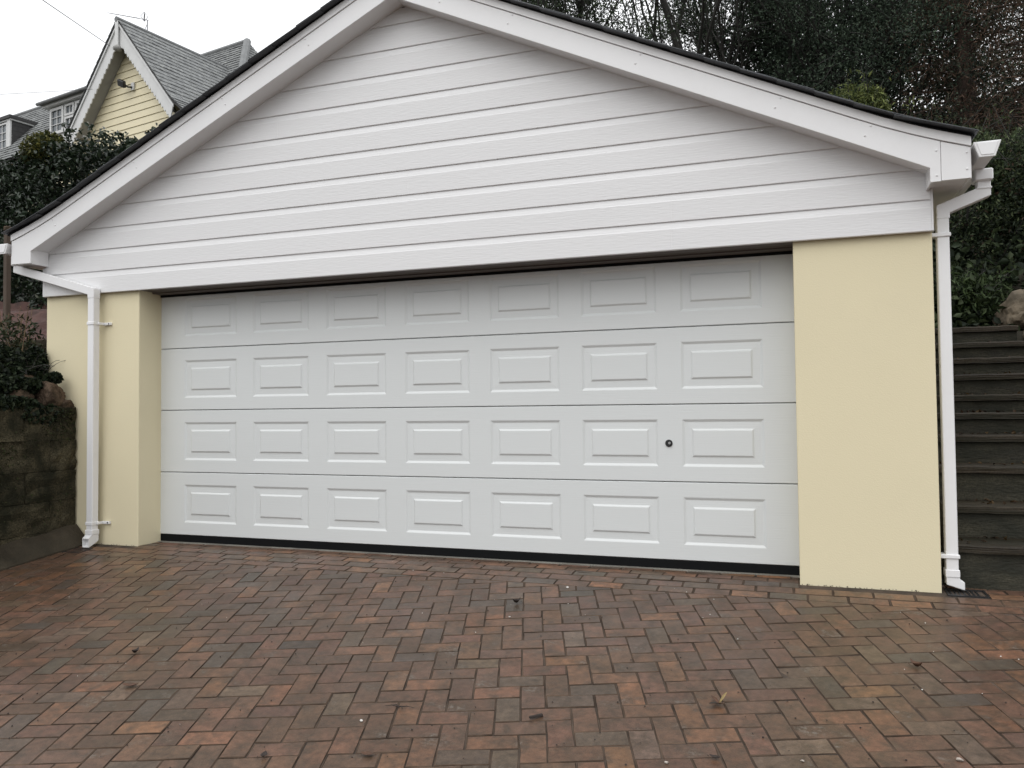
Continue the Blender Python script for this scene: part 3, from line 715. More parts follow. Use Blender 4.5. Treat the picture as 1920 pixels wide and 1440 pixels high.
def hedge(name, label, cat, x0, x1, y0, y1, zlo, ztop, n, size, cols, weights=None, aspect=.5, **kw):
    o = empty(name, ((x0+x1)/2, (y0+y1)/2, zlo), label, cat); base = np.array(o.location)
    x = RNG.uniform(x0, x1, n); face = RNG.random(n); dep = RNG.exponential(.22, n)
    def bump(u, v): return .16*np.sin(u*2.3+v*1.1)+.10*np.sin(u*5.1-v*3.7+1)+.06*np.sin(u*11+v*8)
    y = y0+dep; z = RNG.uniform(zlo, ztop(x), n)
    y = y+bump(x, z)*.9
    top = face < .33
    y = np.where(top, RNG.uniform(y0, y1, n), y); z = np.where(top, ztop(x)-dep*.9, z)
    z = z+bump(x, y)*.5*np.where(top, 1, .4)
    # rounded top front edge
    k = np.clip((z-(ztop(x)-.5))/.5, 0, 1); y = np.where(top, y, y+k*k*.45)
    C = np.stack([x, y, z], 1)-base
    leaf_obj('foliage', C, o, size, cols, weights, aspect=aspect, mat_=GLOSSLEAF, zbias=.9, **kw)
    # sprigs standing proud of the trimmed top
    m = 60; sx = RNG.uniform(x0, x1, m); sy_ = RNG.uniform(y0, y0+.8, m); P = []
    for a, b in zip(sx, sy_):
        zt = float(ztop(np.array([a]))[0]); h = RNG.uniform(.06, .24); q = RNG.integers(6, 14)
        P.append(np.stack([a+RNG.normal(0, .025, q), b+RNG.normal(0, .025, q), zt+.05+RNG.uniform(-.05, h, q)], 1))
    leaf_obj('sprigs', np.vstack(P)-base, o, size*.95, cols, weights, aspect=aspect, mat_=GLOSSLEAF, kind='stuff')
    st = MB()
    for k in range(26):
        a = random.uniform(x0+.3, x1-.3); b = random.uniform(y0+.5, y1-.2); pts = [Vector((a, b, zlo-.2))]
        for i in range(5): pts.append(pts[-1]+Vector((random.gauss(0, .09), random.gauss(0, .07), (float(ztop(np.array([a]))[0])-zlo-.3)/5)))
        st.tube([p-Vector(base) for p in pts], [.05, .045, .04, .032, .025, .015], 5)
    st.build('stems', BARK, o)
    return o
hedge('laurel_hedge', 'tall clipped dark laurel hedge above the left roof edge', 'hedge', -9.5, -2.3, 3.0, 5.0, 2.2,
      lambda x: 4.80+.04*np.sin(x*2.3)-.17*np.clip(x+4.6, 0, 3)-.16*np.clip((-4.9-x)/.9, 0, 1), 40000, .085,
      [(.019, .032, .017), (.028, .044, .023), (.013, .021, .012), (.040, .056, .036), (.062, .068, .04)], [.34, .26, .24, .12, .04])
YS = empty('golden_shrub', (-5.25, 3.3, 4.2), 'yellow green shrub growing at the hedge top', 'shrub')
leaf_obj('foliage', blob(1500, (0, 0, .52), (.38, .3, .30), .3), YS, .07, [(.10, .095, .022), (.07, .075, .022), (.045, .055, .02)], aspect=.5)
MB().tube([(0, 0, -1.5), (.02, 0, .4)], [.03, .015], 6).build('stem', BARK, YS)

# ================================================================== HOUSE on the hill
H = empty('house', (-16.795, 16.0, 0), 'cream boarded house with steep slate gable and scalloped white bargeboards', 'house')
H.rotation_euler = (0, 0, -math.radians(10.5))
MB().box(-2.35, 2.35, .44, 7, 6.5, 11.2).build('wall', HOUSEC, H)
MB().prism([(-2.35, 11.2), (2.35, 11.2), (.0, 13.95)], .44, 7).build('gable_wall', HOUSEC, H)
z = 9.6
while z < 13.8:
    z2 = min(z+.255, 13.85); w0 = min(2.36, (14.05-z)/1.15); w1 = min(2.36, (14.05-z2)/1.15)
    MB().add([(-w0, .40, z), (w0, .40, z), (w0, .436, z), (-w0, .436, z), (-w1, .424, z2-.012), (w1, .424, z2-.012), (w1, .4365, z2-.012), (-w1, .4365, z2-.012)], BOXF).build('cladding_board', HOUSEC, H)
    z += .255
def house_roof_z(x): a = abs(x); return 14.50-1.185*a if a < 2.75 else 14.50-1.185*2.75-.85*(a-2.75)
for sgn in (1, -1):
    xs = [0, .9, 1.8, 2.75, 3.0, 3.35] if sgn > 0 else [0, -.9, -1.8, -2.9]
    lo = [(x, house_roof_z(x)-.10) for x in xs]; hi = [(x, house_roof_z(x)-.02) for x in xs][::-1]
    MB().prism(lo+hi, -.06, 7.2).build('roof', DARKHUNG, H)
    mb = MB(); d = 0.0; row = 0; end = 3.38 if sgn > 0 else 2.95
    x = end
    while x > .05:
        up = max(0, x-.25); yy = -.11-(.14 if row % 2 else 0)
        while yy < 7.2:
            a, b = max(yy, -.11), min(yy+.268, 7.2); l = random.uniform(.0, .008)
            if b-a > .03:
                mb.add([(sgn*x, a, house_roof_z(x)+.035+l*2), (sgn*up, a, house_roof_z(up)+.002), (sgn*up, b, house_roof_z(up)+.002), (sgn*x, b, house_roof_z(x)+.035+l*2),
                        (sgn*x, a, house_roof_z(x)+.055+l*2), (sgn*up, a, house_roof_z(up)+.010), (sgn*up, b, house_roof_z(up)+.010), (sgn*x, b, house_roof_z(x)+.055+l*2)], BOXF)
            yy += .28
        x -= .165; row += 1
    mb.build('roof_slates', OLDSLATE, H, kind='stuff')
for k in range(15):
    MB().tube([(0, -.14+k*.48, 14.47), (0, -.14+k*.48+.47, 14.47)], .095, 9).build('ridge_tile', RIDGE, H)
# scalloped bargeboards
for sgn in (1, -1):
    xe = 2.85; out = [(0.0, 14.34), (sgn*xe, 14.34-1.175*xe)]; inn_ = []
    n = 19
    for i in range(n*6+1):
        t = 1-i/(n*6); x = .30+(xe-.42)*t; base = 13.74-1.155*x; sc_ = abs(math.sin((i/6)*PI))
        inn_.append((sgn*x, base-.105*sc_))
    inn_.append((0, 13.55))
    MB().prism(out+inn_, -.04, .0).build('bargeboard', HOUSEW, H)
    MB().prism([(0, 14.40), (sgn*2.9, 14.40-1.185*2.9), (sgn*2.9, 14.31-1.185*2.9), (0, 14.31)], -.085, -.041).build('verge_trim', HOUSEW, H)
    MB().prism([(sgn*.02, 13.85), (sgn*2.5, 13.85-1.16*2.5), (sgn*2.5, 13.78-1.16*2.5), (sgn*.02, 13.78)], .001, .40).build('soffit', HOUSEG, H)
MB().box(-.085, .085, -.13, -.086, 13.5, 14.42).build('king_post', HOUSEW, H, bevel=.01)
MB().tube([(0, -.07, 13.56), (0, -.07, 13.50), (0, -.07, 13.42), (0, -.07, 13.36)], [.10, .15, .14, .05], 12).build('pendant', HOUSEG, H, smooth=True)
# rear hipped roof
def quad(name, pts, m, n=(0, 0, -.06)):
    a = [Vector(p) for p in pts]; b = [p+Vector(n) for p in a]; k = len(a)
    return MB().add(a+b, [tuple(range(k)), tuple(range(2*k-1, k-1, -1))]+[(i, k+i, k+(i+1) % k, (i+1) % k) for i in range(k)]).build(name, m, H)
quad('rear_roof', [(.10, 5.5, 15.86), (-6.0, 5.5, 15.86), (-6.0, 2.3, 10.95), (2.85, 2.3, 10.95)], DARKHUNG)
quad('rear_roof', [(.10, 5.5, 15.86), (2.85, 2.3, 10.95), (2.85, 8.7, 10.95)], DARKHUNG)
mb = MB(); r = 0
while r < 34:
    t0, t1 = r*.030, (r+1)*.030+.008
    def PT(t, x): return (x, 5.5-3.2*t, 15.86-4.91*t)
    xr = .10+2.75*t1-.05; x = -4.2-(.14 if r % 2 else 0)
    while x < xr:
        b = min(x+.275, xr); l = random.uniform(0, .01)
        if b-x > .03:
            p = [PT(t1, x), PT(t1, b), PT(t0, b), PT(t0, x)]; off = [(-.02-l, .04+l)]*2+[(-.004, .012)]*2
            mb.add([(q[0], q[1]+o_[0], q[2]+o_[1]) for q, o_ in zip(p, off)]+[(q[0], q[1]+o_[0]-.004, q[2]+o_[1]+.013) for q, o_ in zip(p, off)], BOXF)
        x += .28
    r += 1
for r in range(34):
    t0, t1 = r*.030, (r+1)*.030+.008; ya = -3.2*t1; yb_ = 3.2*t1; y = ya
    while y < yb_:
        b = min(y+.275, yb_)
        p = [(.10+2.75*t1+.03, 5.5+y, 15.86-4.91*t1+.03), (.10+2.75*t1+.03, 5.5+b, 15.86-4.91*t1+.03), (.10+2.75*t0+.01, 5.5+b, 15.86-4.91*t0+.01), (.10+2.75*t0+.01, 5.5+y, 15.86-4.91*t0+.01)]
        mb.add(p+[(q[0]+.008, q[1], q[2]+.012) for q in p], BOXF); y += .28
mb.build('roof_slates', OLDSLATE, H, kind='stuff')
MB().tube([(.10, 5.5, 15.90), (2.85, 2.3, 11.0)], .15, 8).build('hip_tile', RIDGE, H)
MB().tube([(.10, 5.5, 15.90), (-6, 5.5, 15.90)], .11, 8).build('ridge_tile', RIDGE, H)
MB().box(-5.8, 2.6, 2.7, 8.4, 6.5, 11.0).build('wall', HOUSEC, H)
# left part: long main roof, box dormer with window, canted bay
quad('main_roof', [(-16, 2.1, 13.72), (-4.5, 2.1, 13.72), (-4.5, -.7, 10.4), (-16, -.7, 10.4)][::-1], DARKHUNG)
quad('main_roof', [(-16, 2.1, 13.72), (-4.5, 2.1, 13.72), (-4.5, 5.0, 10.4), (-16, 5.0, 10.4)], DARKHUNG)
MB().box(-15.8, -2.6, .25, 4.6, 6.5, 10.85).build('wall', HOUSEC, H)
mb = MB()
for r in range(20):
    t0, t1 = r/20, (r+1.3)/20; x = -12-(.15 if r % 2 else 0)
    while x < -4.8:
        l = random.uniform(0, .012); y1, z1, y0, z0 = 2.1-2.8*t0, 13.72-3.32*t0, 2.1-2.8*t1, 13.72-3.32*t1
        mb.add([(x, y0-.01-l, z0+.03+l), (x+.285, y0-.01-l, z0+.03+l), (x+.285, y1, z1+.01), (x, y1, z1+.01), (x, y0-.02-l, z0+.045+l), (x+.285, y0-.02-l, z0+.045+l), (x+.285, y1-.01, z1+.022), (x, y1-.01, z1+.022)], BOXF); x += .29
mb.build('roof_slates', OLDSLATE, H, kind='stuff')
MB().tube([(-16, 2.1, 13.76), (-4.5, 2.1, 13.76)], .09, 8).build('ridge_tile', RIDGE, H)
D1 = empty('dormer', (0, 0, 0), parent=H)
MB().box(-9.4, -6.62, .03, 1.6, 10.8, 12.33).build('cheek', DARKHUNG, D1)
for k in range(7):
    MB().box(-6.6195, -6.600, .0+.002*k, 1.5, 10.85+k*.21, 10.85+k*.21+.203).build('hung_slate', DARKHUNG, D1)
MB().box(-9.5, -6.50, -.12, 1.7, 12.331, 12.45).build('flat_roof', DARKHUNG, D1)
MB().box(-9.45, -6.55, -.06, 1.6, 12.27, 12.3305).build('fascia', HOUSEW, D1)
MB().box(-6.80, -6.60, -.05, .029, 10.8, 12.269).build('corner_board', HOUSEW, D1)
def window(parent, x0, x1, y, z0, z1, cols_, rows_, fr=.06, bar=.022, name='window'):
    o = empty(name, (0, 0, 0), parent=parent)
    f = MB(); f.box(x0, x1, y-.05, y+.02, z0, z0+fr); f.box(x0, x1, y-.05, y+.02, z1-fr, z1); f.box(x0, x0+fr, y-.05, y+.02, z0+fr, z1-fr); f.box(x1-fr, x1, y-.05, y+.02, z0+fr, z1-fr)
    f.build('frame', HOUSEW, o)
    b = MB()
    for i in range(1, cols_): xx = x0+fr+(x1-x0-2*fr)*i/cols_; b.box(xx-bar/2, xx+bar/2, y-.03, y+.005, z0+fr, z1-fr)
    for i in range(1, rows_):
        zz = z0+fr+(z1-z0-2*fr)*i/rows_
        for c in range(cols_): xa = x0+fr+(x1-x0-2*fr)*c/cols_+bar/2; xb = x0+fr+(x1-x0-2*fr)*(c+1)/cols_-bar/2; b.box(xa, xb, y-.03, y+.005, zz-bar/2, zz+bar/2)
    if b.v: b.build('glazing_bars', HOUSEW, o)
    MB().box(x0+fr, x1-fr, y+.006, y+.014, z0+fr, z1-fr).build('pane', GLASS, o)
window(D1, -7.55, -6.81, .0, 11.2, 12.22, 2, 3); window(D1, -8.35, -7.56, .0, 11.2, 12.22, 2, 3)
B1 = empty('bay', (0, 0, 0), parent=H)
MB().box(-4.45, -2.4, .22, 1.9, 10.9, 12.42).build('wall', HOUSEW, B1)
MB().box(-4.72, -1.7, -.06, 2.0, 12.44, 12.56).build('flat_roof', RIDGE, B1)
MB().box(-4.62, -1.7, .02, 1.9, 12.33, 12.439).build('fascia', HOUSEW, B1)
window(B1, -4.34, -3.50, .20, 11.3, 12.28, 2, 3, fr=.10)
window(B1, -3.42, -2.86, .20, 11.86, 12.28, 2, 1, fr=.075); window(B1, -3.42, -2.86, .20, 11.3, 11.82, 2, 1, fr=.075)
window(B1, -2.78, -2.05, .20, 11.3, 12.28, 2, 2, fr=.10)
MB().tube([(-4.72, -.10, 12.46), (-1.7, -.10, 12.46)], .06, 8).build('gutter', RIDGE, B1)
def houseworld(x, y, z): 
    f = -math.radians(10.5); return Vector((-16.795+x*math.cos(f)-y*math.sin(f), 16+x*math.sin(f)+y*math.cos(f), z))
FL = empty('floodlight', houseworld(.02, .40, 12.28), 'black floodlight fixed on the cream gable boards', 'lamp'); FL.rotation_euler = H.rotation_euler
hd = MB().box(-.18, .13, -.10, .02, -.02, .20).build('lamp_head', BRONZE, FL, bevel=.015); hd.rotation_euler = (.5, .45, .15); hd.location = (-.06, -.22, -.02)
MB().box(.10, .26, -.06, -.001, -.15, .12).build('mount', HOUSEW, FL, bevel=.01)
MB().tube([(.18, -.06, -.05), (.10, -.16, -.06), (.0, -.22, .02)], .03, 6).build('arm', BRONZE, FL)
AE = empty('television_aerial', houseworld(.02, 1.05, 14.5), 'thin metal television aerial on the slate ridge', 'aerial'); AE.rotation_euler = H.rotation_euler
MB().tube([(0, 0, -.05), (0, 0, .42)], .022, 6).build('mast', GALV, AE)
bm_ = MB().tube([(.06, 0, .40), (-2.12, -.05, 1.20)], .012, 5)
bm_.build('boom', GALV, AE)
el = MB()
for k in range(15):
    t = k/14; c = Vector((-.35-1.75*t, -.03, .555+.64*t)); el.tube([c-Vector((.01, .17, .03)), c+Vector((.01, .17, .03))], .005, 4)
el.build('elements', GALV, AE)
rf = MB()
for a in (-.12, .12):
    c = Vector((-.17, 0, .42)); rf.tube([c, c+Vector((-.05+a, .1, .17)), c+Vector((0, 0, .34)), c+Vector((.05-a, -.1, .17)), c], .012, 5)
rf.build('reflector', GALV, AE)
MB().tube([(0, 0, .30), (-.22, 0, .0)], .01, 5).build('brace', GALV, AE)
def cable(a, b, sag, rad, label, grp):
    a, b = Vector(a), Vector(b); pts = []
    for i in range(25):
        t = i/24; p = a.lerp(b, t); p.z -= sag*4*t*(1-t); pts.append(p)
    o = MB().tube(pts, rad, 5).build('overhead_cable', WIREM, None); tag(o, label, 'cable', grp); return o
A1 = Vector((-17.196, 15.973, 13.64)); E1 = Vector((-12.069, 9.0, 10.935)); cable(A1, A1+(E1-A1)*1.5, .0, .011, 'thick dark cable slanting up from the house gable into the sky', 'overhead cables at the house')
A2 = Vector((-18.121, 16.144, 12.33)); E2 = Vector((-19.169, 13.5, 11.312)); cable(A2, A2+(E2-A2)*4, .0, .006, 'thin pale cable running nearly level to the left edge', 'overhead cables at the house')

# ================================================================== RIGHT: steps, boulders, trees and shrubs
ST = empty('garden_steps', (6.2, 0, 0), 'flight of dark timber edged garden steps right of the garage', 'steps'); ST.location = (0, 0, 0)
SZ = [.19, .38, .595, .78, .925, 1.055, 1.215, 1.355, 1.50, 1.655]; pz = -.30
for k, z in enumerate(SZ):
    y = -.10+.30*k; xr = 7.05 if k < 9 else 6.56
    lo = pz if k else -.3
    mb = MB().box(5.60, xr, y+.015, y+.42, lo, z-.046); mb.build('riser', STEPC, ST, bevel=.006)
    mb = MB(); nn = 26; y0_ = y-.012-random.uniform(0, .008); tl = random.gauss(0, .004)
    for q in range(nn+1):
        xx = 5.595+(xr-5.59)*q/nn; e = random.gauss(0, .0035); dz_ = random.gauss(0, .0016)+tl*(q/nn-.5)
        mb.v += [(xx, y0_+e, z-.044+dz_*.5), (xx, y0_+e*.8, z-.008+dz_), (xx, y0_+.008+e, z+dz_), (xx, y+.36, z+dz_*.3), (xx, y+.36, z-.044)]
    for q in range(nn):
        for w in range(5): mb.f.append((q*5+w, q*5+(w+1) % 5, q*5+5+(w+1) % 5, q*5+5+w))
    mb.f += [(4, 3, 2, 1, 0), tuple(nn*5+w for w in range(5))]
    me = mb.mesh('tread', TIMBER)
    o = bpy.data.objects.new('tread', me); link(o, ST); pz = z-.06
b1 = rock('boulder', (6.66, 2.95, 1.74), (.24, .22, .26), BOULDER, seed=41, sub=4); tag(b1, 'pale brown boulder at the top of the steps, the larger', 'boulder', 'boulders at the top of the steps')
b2 = rock('boulder', (6.78, 2.66, 1.60), (.16, .18, .17), BOULDER, seed=52, sub=4); tag(b2, 'smaller pale boulder beside the top tread of the steps', 'boulder', 'boulders at the top of the steps')

def limb(mb, p, d, L, r, depth, tips, rnd, spread=.6, kids=3, up=.15, gn=.18, taper=.55, rmin=.006, kid_len=.68):
    pts = [p.copy()]; n = 5 if depth > 0 else 4; rs = [r]
    for i in range(n):
        d = (d+Vector((rnd.gauss(0, gn), rnd.gauss(0, gn), rnd.gauss(0, gn)+up*.3))).normalized()
        p = p+d*(L/n); pts.append(p.copy()); rs.append(max(rmin, r*(1-(1-taper)*(i+1)/n)))
    mb.tube(pts, rs, 6 if r > .03 else 4, cap=False)
    if depth == 0:
        tips += pts[1:]; return
    for k in range(kids):
        t = .35+.65*(k+rnd.random())/kids; i = min(int(t*n), n-1); q = pts[i].lerp(pts[i+1], t*n-i)
        ax = Vector((rnd.gauss(0, 1), rnd.gauss(0, 1), rnd.gauss(0, .7))); ax = (ax-d*ax.dot(d)).normalized()
        nd = (d+ax*spread*rnd.uniform(.7, 1.4)+Vector((0, 0, up))).normalized()
        limb(mb, q, nd, L*kid_len*rnd.uniform(.75, 1.2), rs[i]*.55, depth-1, tips, rnd, spread, kids, up, gn, taper, rmin, kid_len)
    limb(mb, pts[-1], d, L*.7, rs[-1], depth-1, tips, rnd, spread, kids, up, gn, taper, rmin, kid_len)

def tree(name, label, loc, seed, stems, depth, kids, nleaf, size, cols, weights=None, rad=.25, spread=.6, up=.15, gn=.18, aspect=.45, bark=BARK, group=None, cat='tree', drop=0.0, kid_len=.68, keep=None):
    rnd = random.Random(seed); o = empty(name, loc, label, cat, group); mb = MB(); tips = []
    for (p, d, L, r) in stems: limb(mb, Vector(p), Vector(d).normalized(), L, r, depth, tips, rnd, spread, kids, up, gn, kid_len=kid_len)
    mb.build('trunk', bark, o, smooth=True)
    T = np.array([tuple(t) for t in tips])
    if keep: T = T[keep(T)]
    idx = RNG.integers(0, len(T), nleaf); C = T[idx]+RNG.normal(size=(nleaf, 3))*rad*np.array([1, 1, .75])
    C[:, 2] -= drop*RNG.random(nleaf)
    leaf_obj('crown', C, o, size, cols, weights, aspect=aspect, droop=drop*1.2)
    return o
TG = 'trees behind the garage'
# A: multi-stemmed tree with fine sparse leaves
stA = [((random.uniform(-.3, .3), random.uniform(-.3, .3), 0), (dx, dy, 1), L, r) for dx, dy, L, r in
       ((-.55, .1, 3.6, .055), (-.28, -.1, 4.1, .065), (-.10, .2, 4.2, .06), (.10, -.2, 4.3, .07), (.28, .1, 3.9, .06), (.50, -.1, 3.6, .055), (-.75, .1, 3.2, .045), (.02, .3, 4.0, .055), (.7, .2, 3.3, .045))]
tree('bare_branched_tree', 'slender many stemmed tree with sparse small leaves and sky showing through', (3.0, 9.4, 4.1), 5, stA, 3, 4, 30000, .05,
     [(.042, .060, .036), (.056, .074, .042), (.03, .042, .026)], rad=.13, spread=.55, up=.25, group=TG)
tree('bare_branched_tree', 'rounded small leaved tree left of the many stemmed one', (1.15, 10.2, 4.2), 6, [((0, 0, 0), (-.05, 0, 1), 3.2, .08), ((0, 0, .4), (-.35, 0, 1), 3.0, .06), ((0, 0, .4), (.3, .1, 1), 3.0, .06)], 3, 4, 34000, .052,
     [(.044, .062, .036), (.058, .078, .042), (.032, .045, .026)], rad=.18, spread=.6, up=.2, group=TG)
# B: broad dark evergreens
def stB(h, r): return [((0, 0, 0), (.05, 0, 1), h, r), ((0, 0, h*.2), (-.5, .1, 1), h*.8, r*.7), ((0, 0, h*.25), (.5, -.1, 1), h*.8, r*.7), ((0, 0, h*.3), (.1, -.6, 1), h*.7, r*.6)]
EV = [(.048, .070, .046), (.066, .092, .060), (.032, .048, .033), (.09, .118, .078)]; EW = [.38, .28, .26, .08]
tree('evergreen_tree', 'broad dark evergreen behind the middle of the right roof slope', (5.0, 10.2, 3.8), 21, stB(3.5, .12), 3, 4, 62000, .046, EV, EW, rad=.16, spread=.75, up=.05, group=TG)
tree('evergreen_tree', 'tall dense evergreen rising behind the light green shrub', (6.1, 10.6, 3.4), 22, stB(3.3, .12), 3, 4, 62000, .046, EV, EW, rad=.17, spread=.8, up=.02, group=TG)
tree('evergreen_tree', 'dark evergreen standing farther back between its neighbours', (5.4, 13.0, 4.5), 23, stB(3.0, .14), 3, 4, 22000, .09, EV, EW, rad=.2, spread=.75, up=.05, group=TG)
# C: brown conifers
def conifer(label, loc, seed, H_, n, width):
    rnd = random.Random(seed); o = empty('brown_conifer', loc, label, 'tree', 'reddish conifers at the right edge'); mb = MB()
    mb.tube([(0, 0, -.3), (.05, 0, H_*.35), (.0, .05, H_*.7), (.03, 0, H_)], [.17, .14, .09, .02], 8); P = []; Dr = []
    z = H_*.20
    while z < H_*.97:
        for k in range(3):
            a = rnd.uniform(0, 2*PI); L = width*(1-.75*z/H_)*rnd.uniform(.6, 1.15); p = Vector((0, 0, z)); d = Vector((math.cos(a), math.sin(a), rnd.uniform(.0, .45))); pts = [p]
            for i in range(6):
                p = p+d.normalized()*L/6; d.z -= .09; pts.append(p.copy())
                if i > 0:
                    for q in range(2):
                        b = p+Vector((rnd.gauss(0, .16), rnd.gauss(0, .16), rnd.uniform(-.28, .02))); P.append(b)
            mb.tube(pts, [.026, .02, .017, .013, .01, .007, .004], 4, cap=False)
        z += .16
    mb.build('trunk', REDBARK, o, smooth=True)
    T = np.array([tuple(t) for t in P]); idx = RNG.integers(0, len(T), n)
    C = T[idx]+RNG.normal(size=(n, 3))*np.array([.13, .13, .10])
    leaf_obj('crown', C, o, .085, [(.115, .072, .050), (.080, .058, .042), (.055, .056, .036), (.145, .088, .060)], [.33, .28, .26, .13], aspect=.13, droop=.7, zbias=0)
    return o
conifer('reddish brown conifer with a bare straight trunk behind the gutter end', (7.25, 8.3, 2.7), 31, 7.2, 17000, 1.4)
conifer('reddish brown conifer cut by the right edge of the frame', (8.05, 7.4, 2.7), 32, 7.6, 17000, 1.5)
conifer('reddish brown conifer farther back showing between the other two', (9.2, 12.6, 3.6), 33, 8.2, 8000, 1.6)
# D, E: shrubs on the bank
def shrub(name, label, loc, r, n, size, cols, weights=None, aspect=.4, droop=0.0, shell=.35, lumps=7, cat='shrub', group=None, m=LEAF):
    rnd = random.Random(hash(label) % 1000 if False else len(label)*7+int(loc[0]*10)); o = empty(name, loc, label, cat, group); C = []
    st = MB()
    for k in range(lumps):
        a = rnd.uniform(0, 2*PI); q = rnd.uniform(0, .62); c = Vector((math.cos(a)*q*r[0], math.sin(a)*q*r[1], r[2]*rnd.uniform(.35, 1.25)))
        s_ = rnd.uniform(.38, .62); C.append(blob(n//lumps, c, (r[0]*s_, r[1]*s_, r[2]*s_), shell))
        st.tube([(0, 0, -.2), tuple(c*.5+Vector((rnd.gauss(0, .05), rnd.gauss(0, .05), 0))), tuple(c)], [.03, .02, .008], 5)
        # shoots
        for j in range(5):
            e = c+Vector((rnd.gauss(0, .5)*r[0], rnd.gauss(0, .5)*r[1], rnd.uniform(.3, .9)*r[2]))
            tt = RNG.random(16)[:, None]; C.append(np.array(c)*(1-tt)+np.array(e)*tt+RNG.normal(size=(16, 3))*.03); st.tube([tuple(c), tuple(e)], [.008, .003], 4)
    st.build('stem', BARK, o); leaf_obj('foliage', np.vstack(C), o, size, cols, weights, aspect=aspect, droop=droop, mat_=m)
    return o
LG = [(.125, .150, .045), (.16, .18, .06), (.09, .11, .035), (.05, .07, .028)]
MG = [(.048, .070, .030), (.072, .098, .042), (.026, .040, .020), (.11, .13, .065)]
DG = [(.020, .030, .015), (.030, .042, .019), (.012, .018, .010), (.050, .066, .03)]
SG = 'shrubs on the bank beside the steps'
shrub('drooping_shrub', 'light yellow green drooping shrub behind the roof edge', (5.62, 5.9, 3.9), (.62, .55, .75), 11000, .07, LG, aspect=.28, droop=.5, group=SG)
shrub('evergreen_shrub', 'mid green feathery shrub right of the light green one', (6.45, 5.6, 3.0), (.7, .6, .85), 20000, .058, MG, aspect=.22, droop=.45, group=SG)
shrub('evergreen_shrub', 'glossy green shrub behind the white gutter end', (7.0, 4.9, 2.4), (.85, .7, .95), 17000, .06, MG, [.3, .3, .25, .15], aspect=.3, droop=.5, group=SG)
shrub('evergreen_shrub', 'dark leafy shrub filling the right edge above the steps', (7.55, 4.3, 2.2), (.9, .8, 1.0), 20000, .046, DG+[(.07, .045, .03), (.09, .11, .05)], [.28, .26, .22, .1, .08, .06], aspect=.38, droop=.35, group=SG)
shrub('evergreen_shrub', 'very dark shrub between the downpipe and the steps top', (6.45, 4.5, 1.9), (.75, .6, .75), 14000, .046, DG+[(.06, .04, .026), (.08, .10, .045)], [.28, .26, .24, .1, .06, .06], aspect=.42, droop=.3, group=SG)
shrub('evergreen_shrub', 'low ferny green shrub behind the top step', (6.25, 3.35, 1.55), (.5, .35, .42), 4200, .085, [(.034, .055, .020), (.055, .08, .03), (.018, .028, .012)], aspect=.22, droop=.5, group=SG)
shrub('evergreen_shrub', 'dark shrub beside the pale boulders', (7.35, 3.2, 1.7), (.6, .5, .7), 11000, .055, DG, aspect=.5, group=SG)
# ivy on the bank and the dark wood behind everything
n = 34000; X = np.concatenate([RNG.uniform(5.6, 9.5, 14000), 7.08+RNG.exponential(1.9, 20000)]); Y = np.concatenate([RNG.uniform(2.8, 7.0, 14000), RNG.uniform(-.3, 7.5, 20000)]); Zb = np.array([hill_z(a, b) for a, b in zip(X, Y)])+RNG.exponential(.10, n)
bk = leaf_obj('bank_undergrowth', np.stack([X, Y, Zb], 1), None, .085, DG, aspect=.6); tag(bk, 'ivy and undergrowth covering the bank above the steps', None, None, 'stuff')
n = 26000; X = RNG.uniform(-30, 14, n); Y = RNG.uniform(5.6, 15, n); Zb = np.array([hill_z(a, b) for a, b in zip(X, Y)])+RNG.exponential(.16, n)
hu = leaf_obj('hillside_undergrowth', np.stack([X, Y, Zb], 1), None, .20, [(.03, .05, .02), (.045, .065, .025), (.02, .03, .014)], aspect=.3); tag(hu, 'rough grass and brambles on the slope behind the garage', None, None, 'stuff')
n = 9000; X = -.98-RNG.exponential(1.6, n); Y = RNG.uniform(-5.6, .45, n); Zb = np.array([hill_z(a, b) for a, b in zip(X, Y)])+RNG.exponential(.07, n)
okb = (Y < -1.2) | (X < -2.4); lu = leaf_obj('bank_undergrowth', np.stack([X, Y, Zb], 1)[okb], None, .08, DG, aspect=.5); tag(lu, 'low weeds on the bank above the mossy wall', None, None, 'stuff')
n = 42000; X = RNG.uniform(.5, 22, n); Y = 15.5+RNG.exponential(.9, n)+.6*np.sin(X*1.1); top_ = 6.9+.7*np.sin(X*.8+1)+.4*np.sin(X*2.3)
Zw = 4.5+(top_-4.5)*RNG.random(n)**.8
wd = leaf_obj('distant_woodland', np.stack([X, Y, Zw], 1), None, .24, [(.014, .021, .013), (.020, .028, .016), (.010, .015, .010)], aspect=.6); tag(wd, 'dark woodland closing the view behind the trees', None, None, 'stuff')

# ================================================================== small things lying on the drive
def on_drive(x, y): return Vector((x, y, grd(y)+.002))
def curled_leaf(name, label, x, y, size, material, rot, curl=.5, cat='leaf'):
    mb = MB(); n = 7
    for i in range(n):
        t = i/(n-1); w = size*.28*math.sin(PI*min(.98, max(.06, t)))**.8; zc = size*curl*.35*(t-.5)**2*4
        for s_ in (-1, -.5, 0, .5, 1): mb.v.append(((t-.5)*size, w*s_, .003+zc+abs(s_)*w*curl*(.8+.2*math.sin(5*t))))
    for i in range(n-1):
        for k in range(4): mb.f.append((i*5+k, i*5+k+1, i*5+6+k, i*5+5+k))
    mb.tube([(size*.5, 0, .004), (size*.72, size*.05, .008)], [.0016, .001], 4)
    o = mb.build(name, material, None, smooth=True); o.location = on_drive(x, y); o.rotation_euler = (-.0, -.05, rot)
    m = o.modifiers.new('thickness', 'SOLIDIFY'); m.thickness = .0008
    return tag(o, label, cat, 'dead leaves on the drive')
curled_leaf('dead_leaf', 'dark curled leaf standing on the drive before the door', 3.241, -.883, .055, DARKLEAF, .9, 1.3)
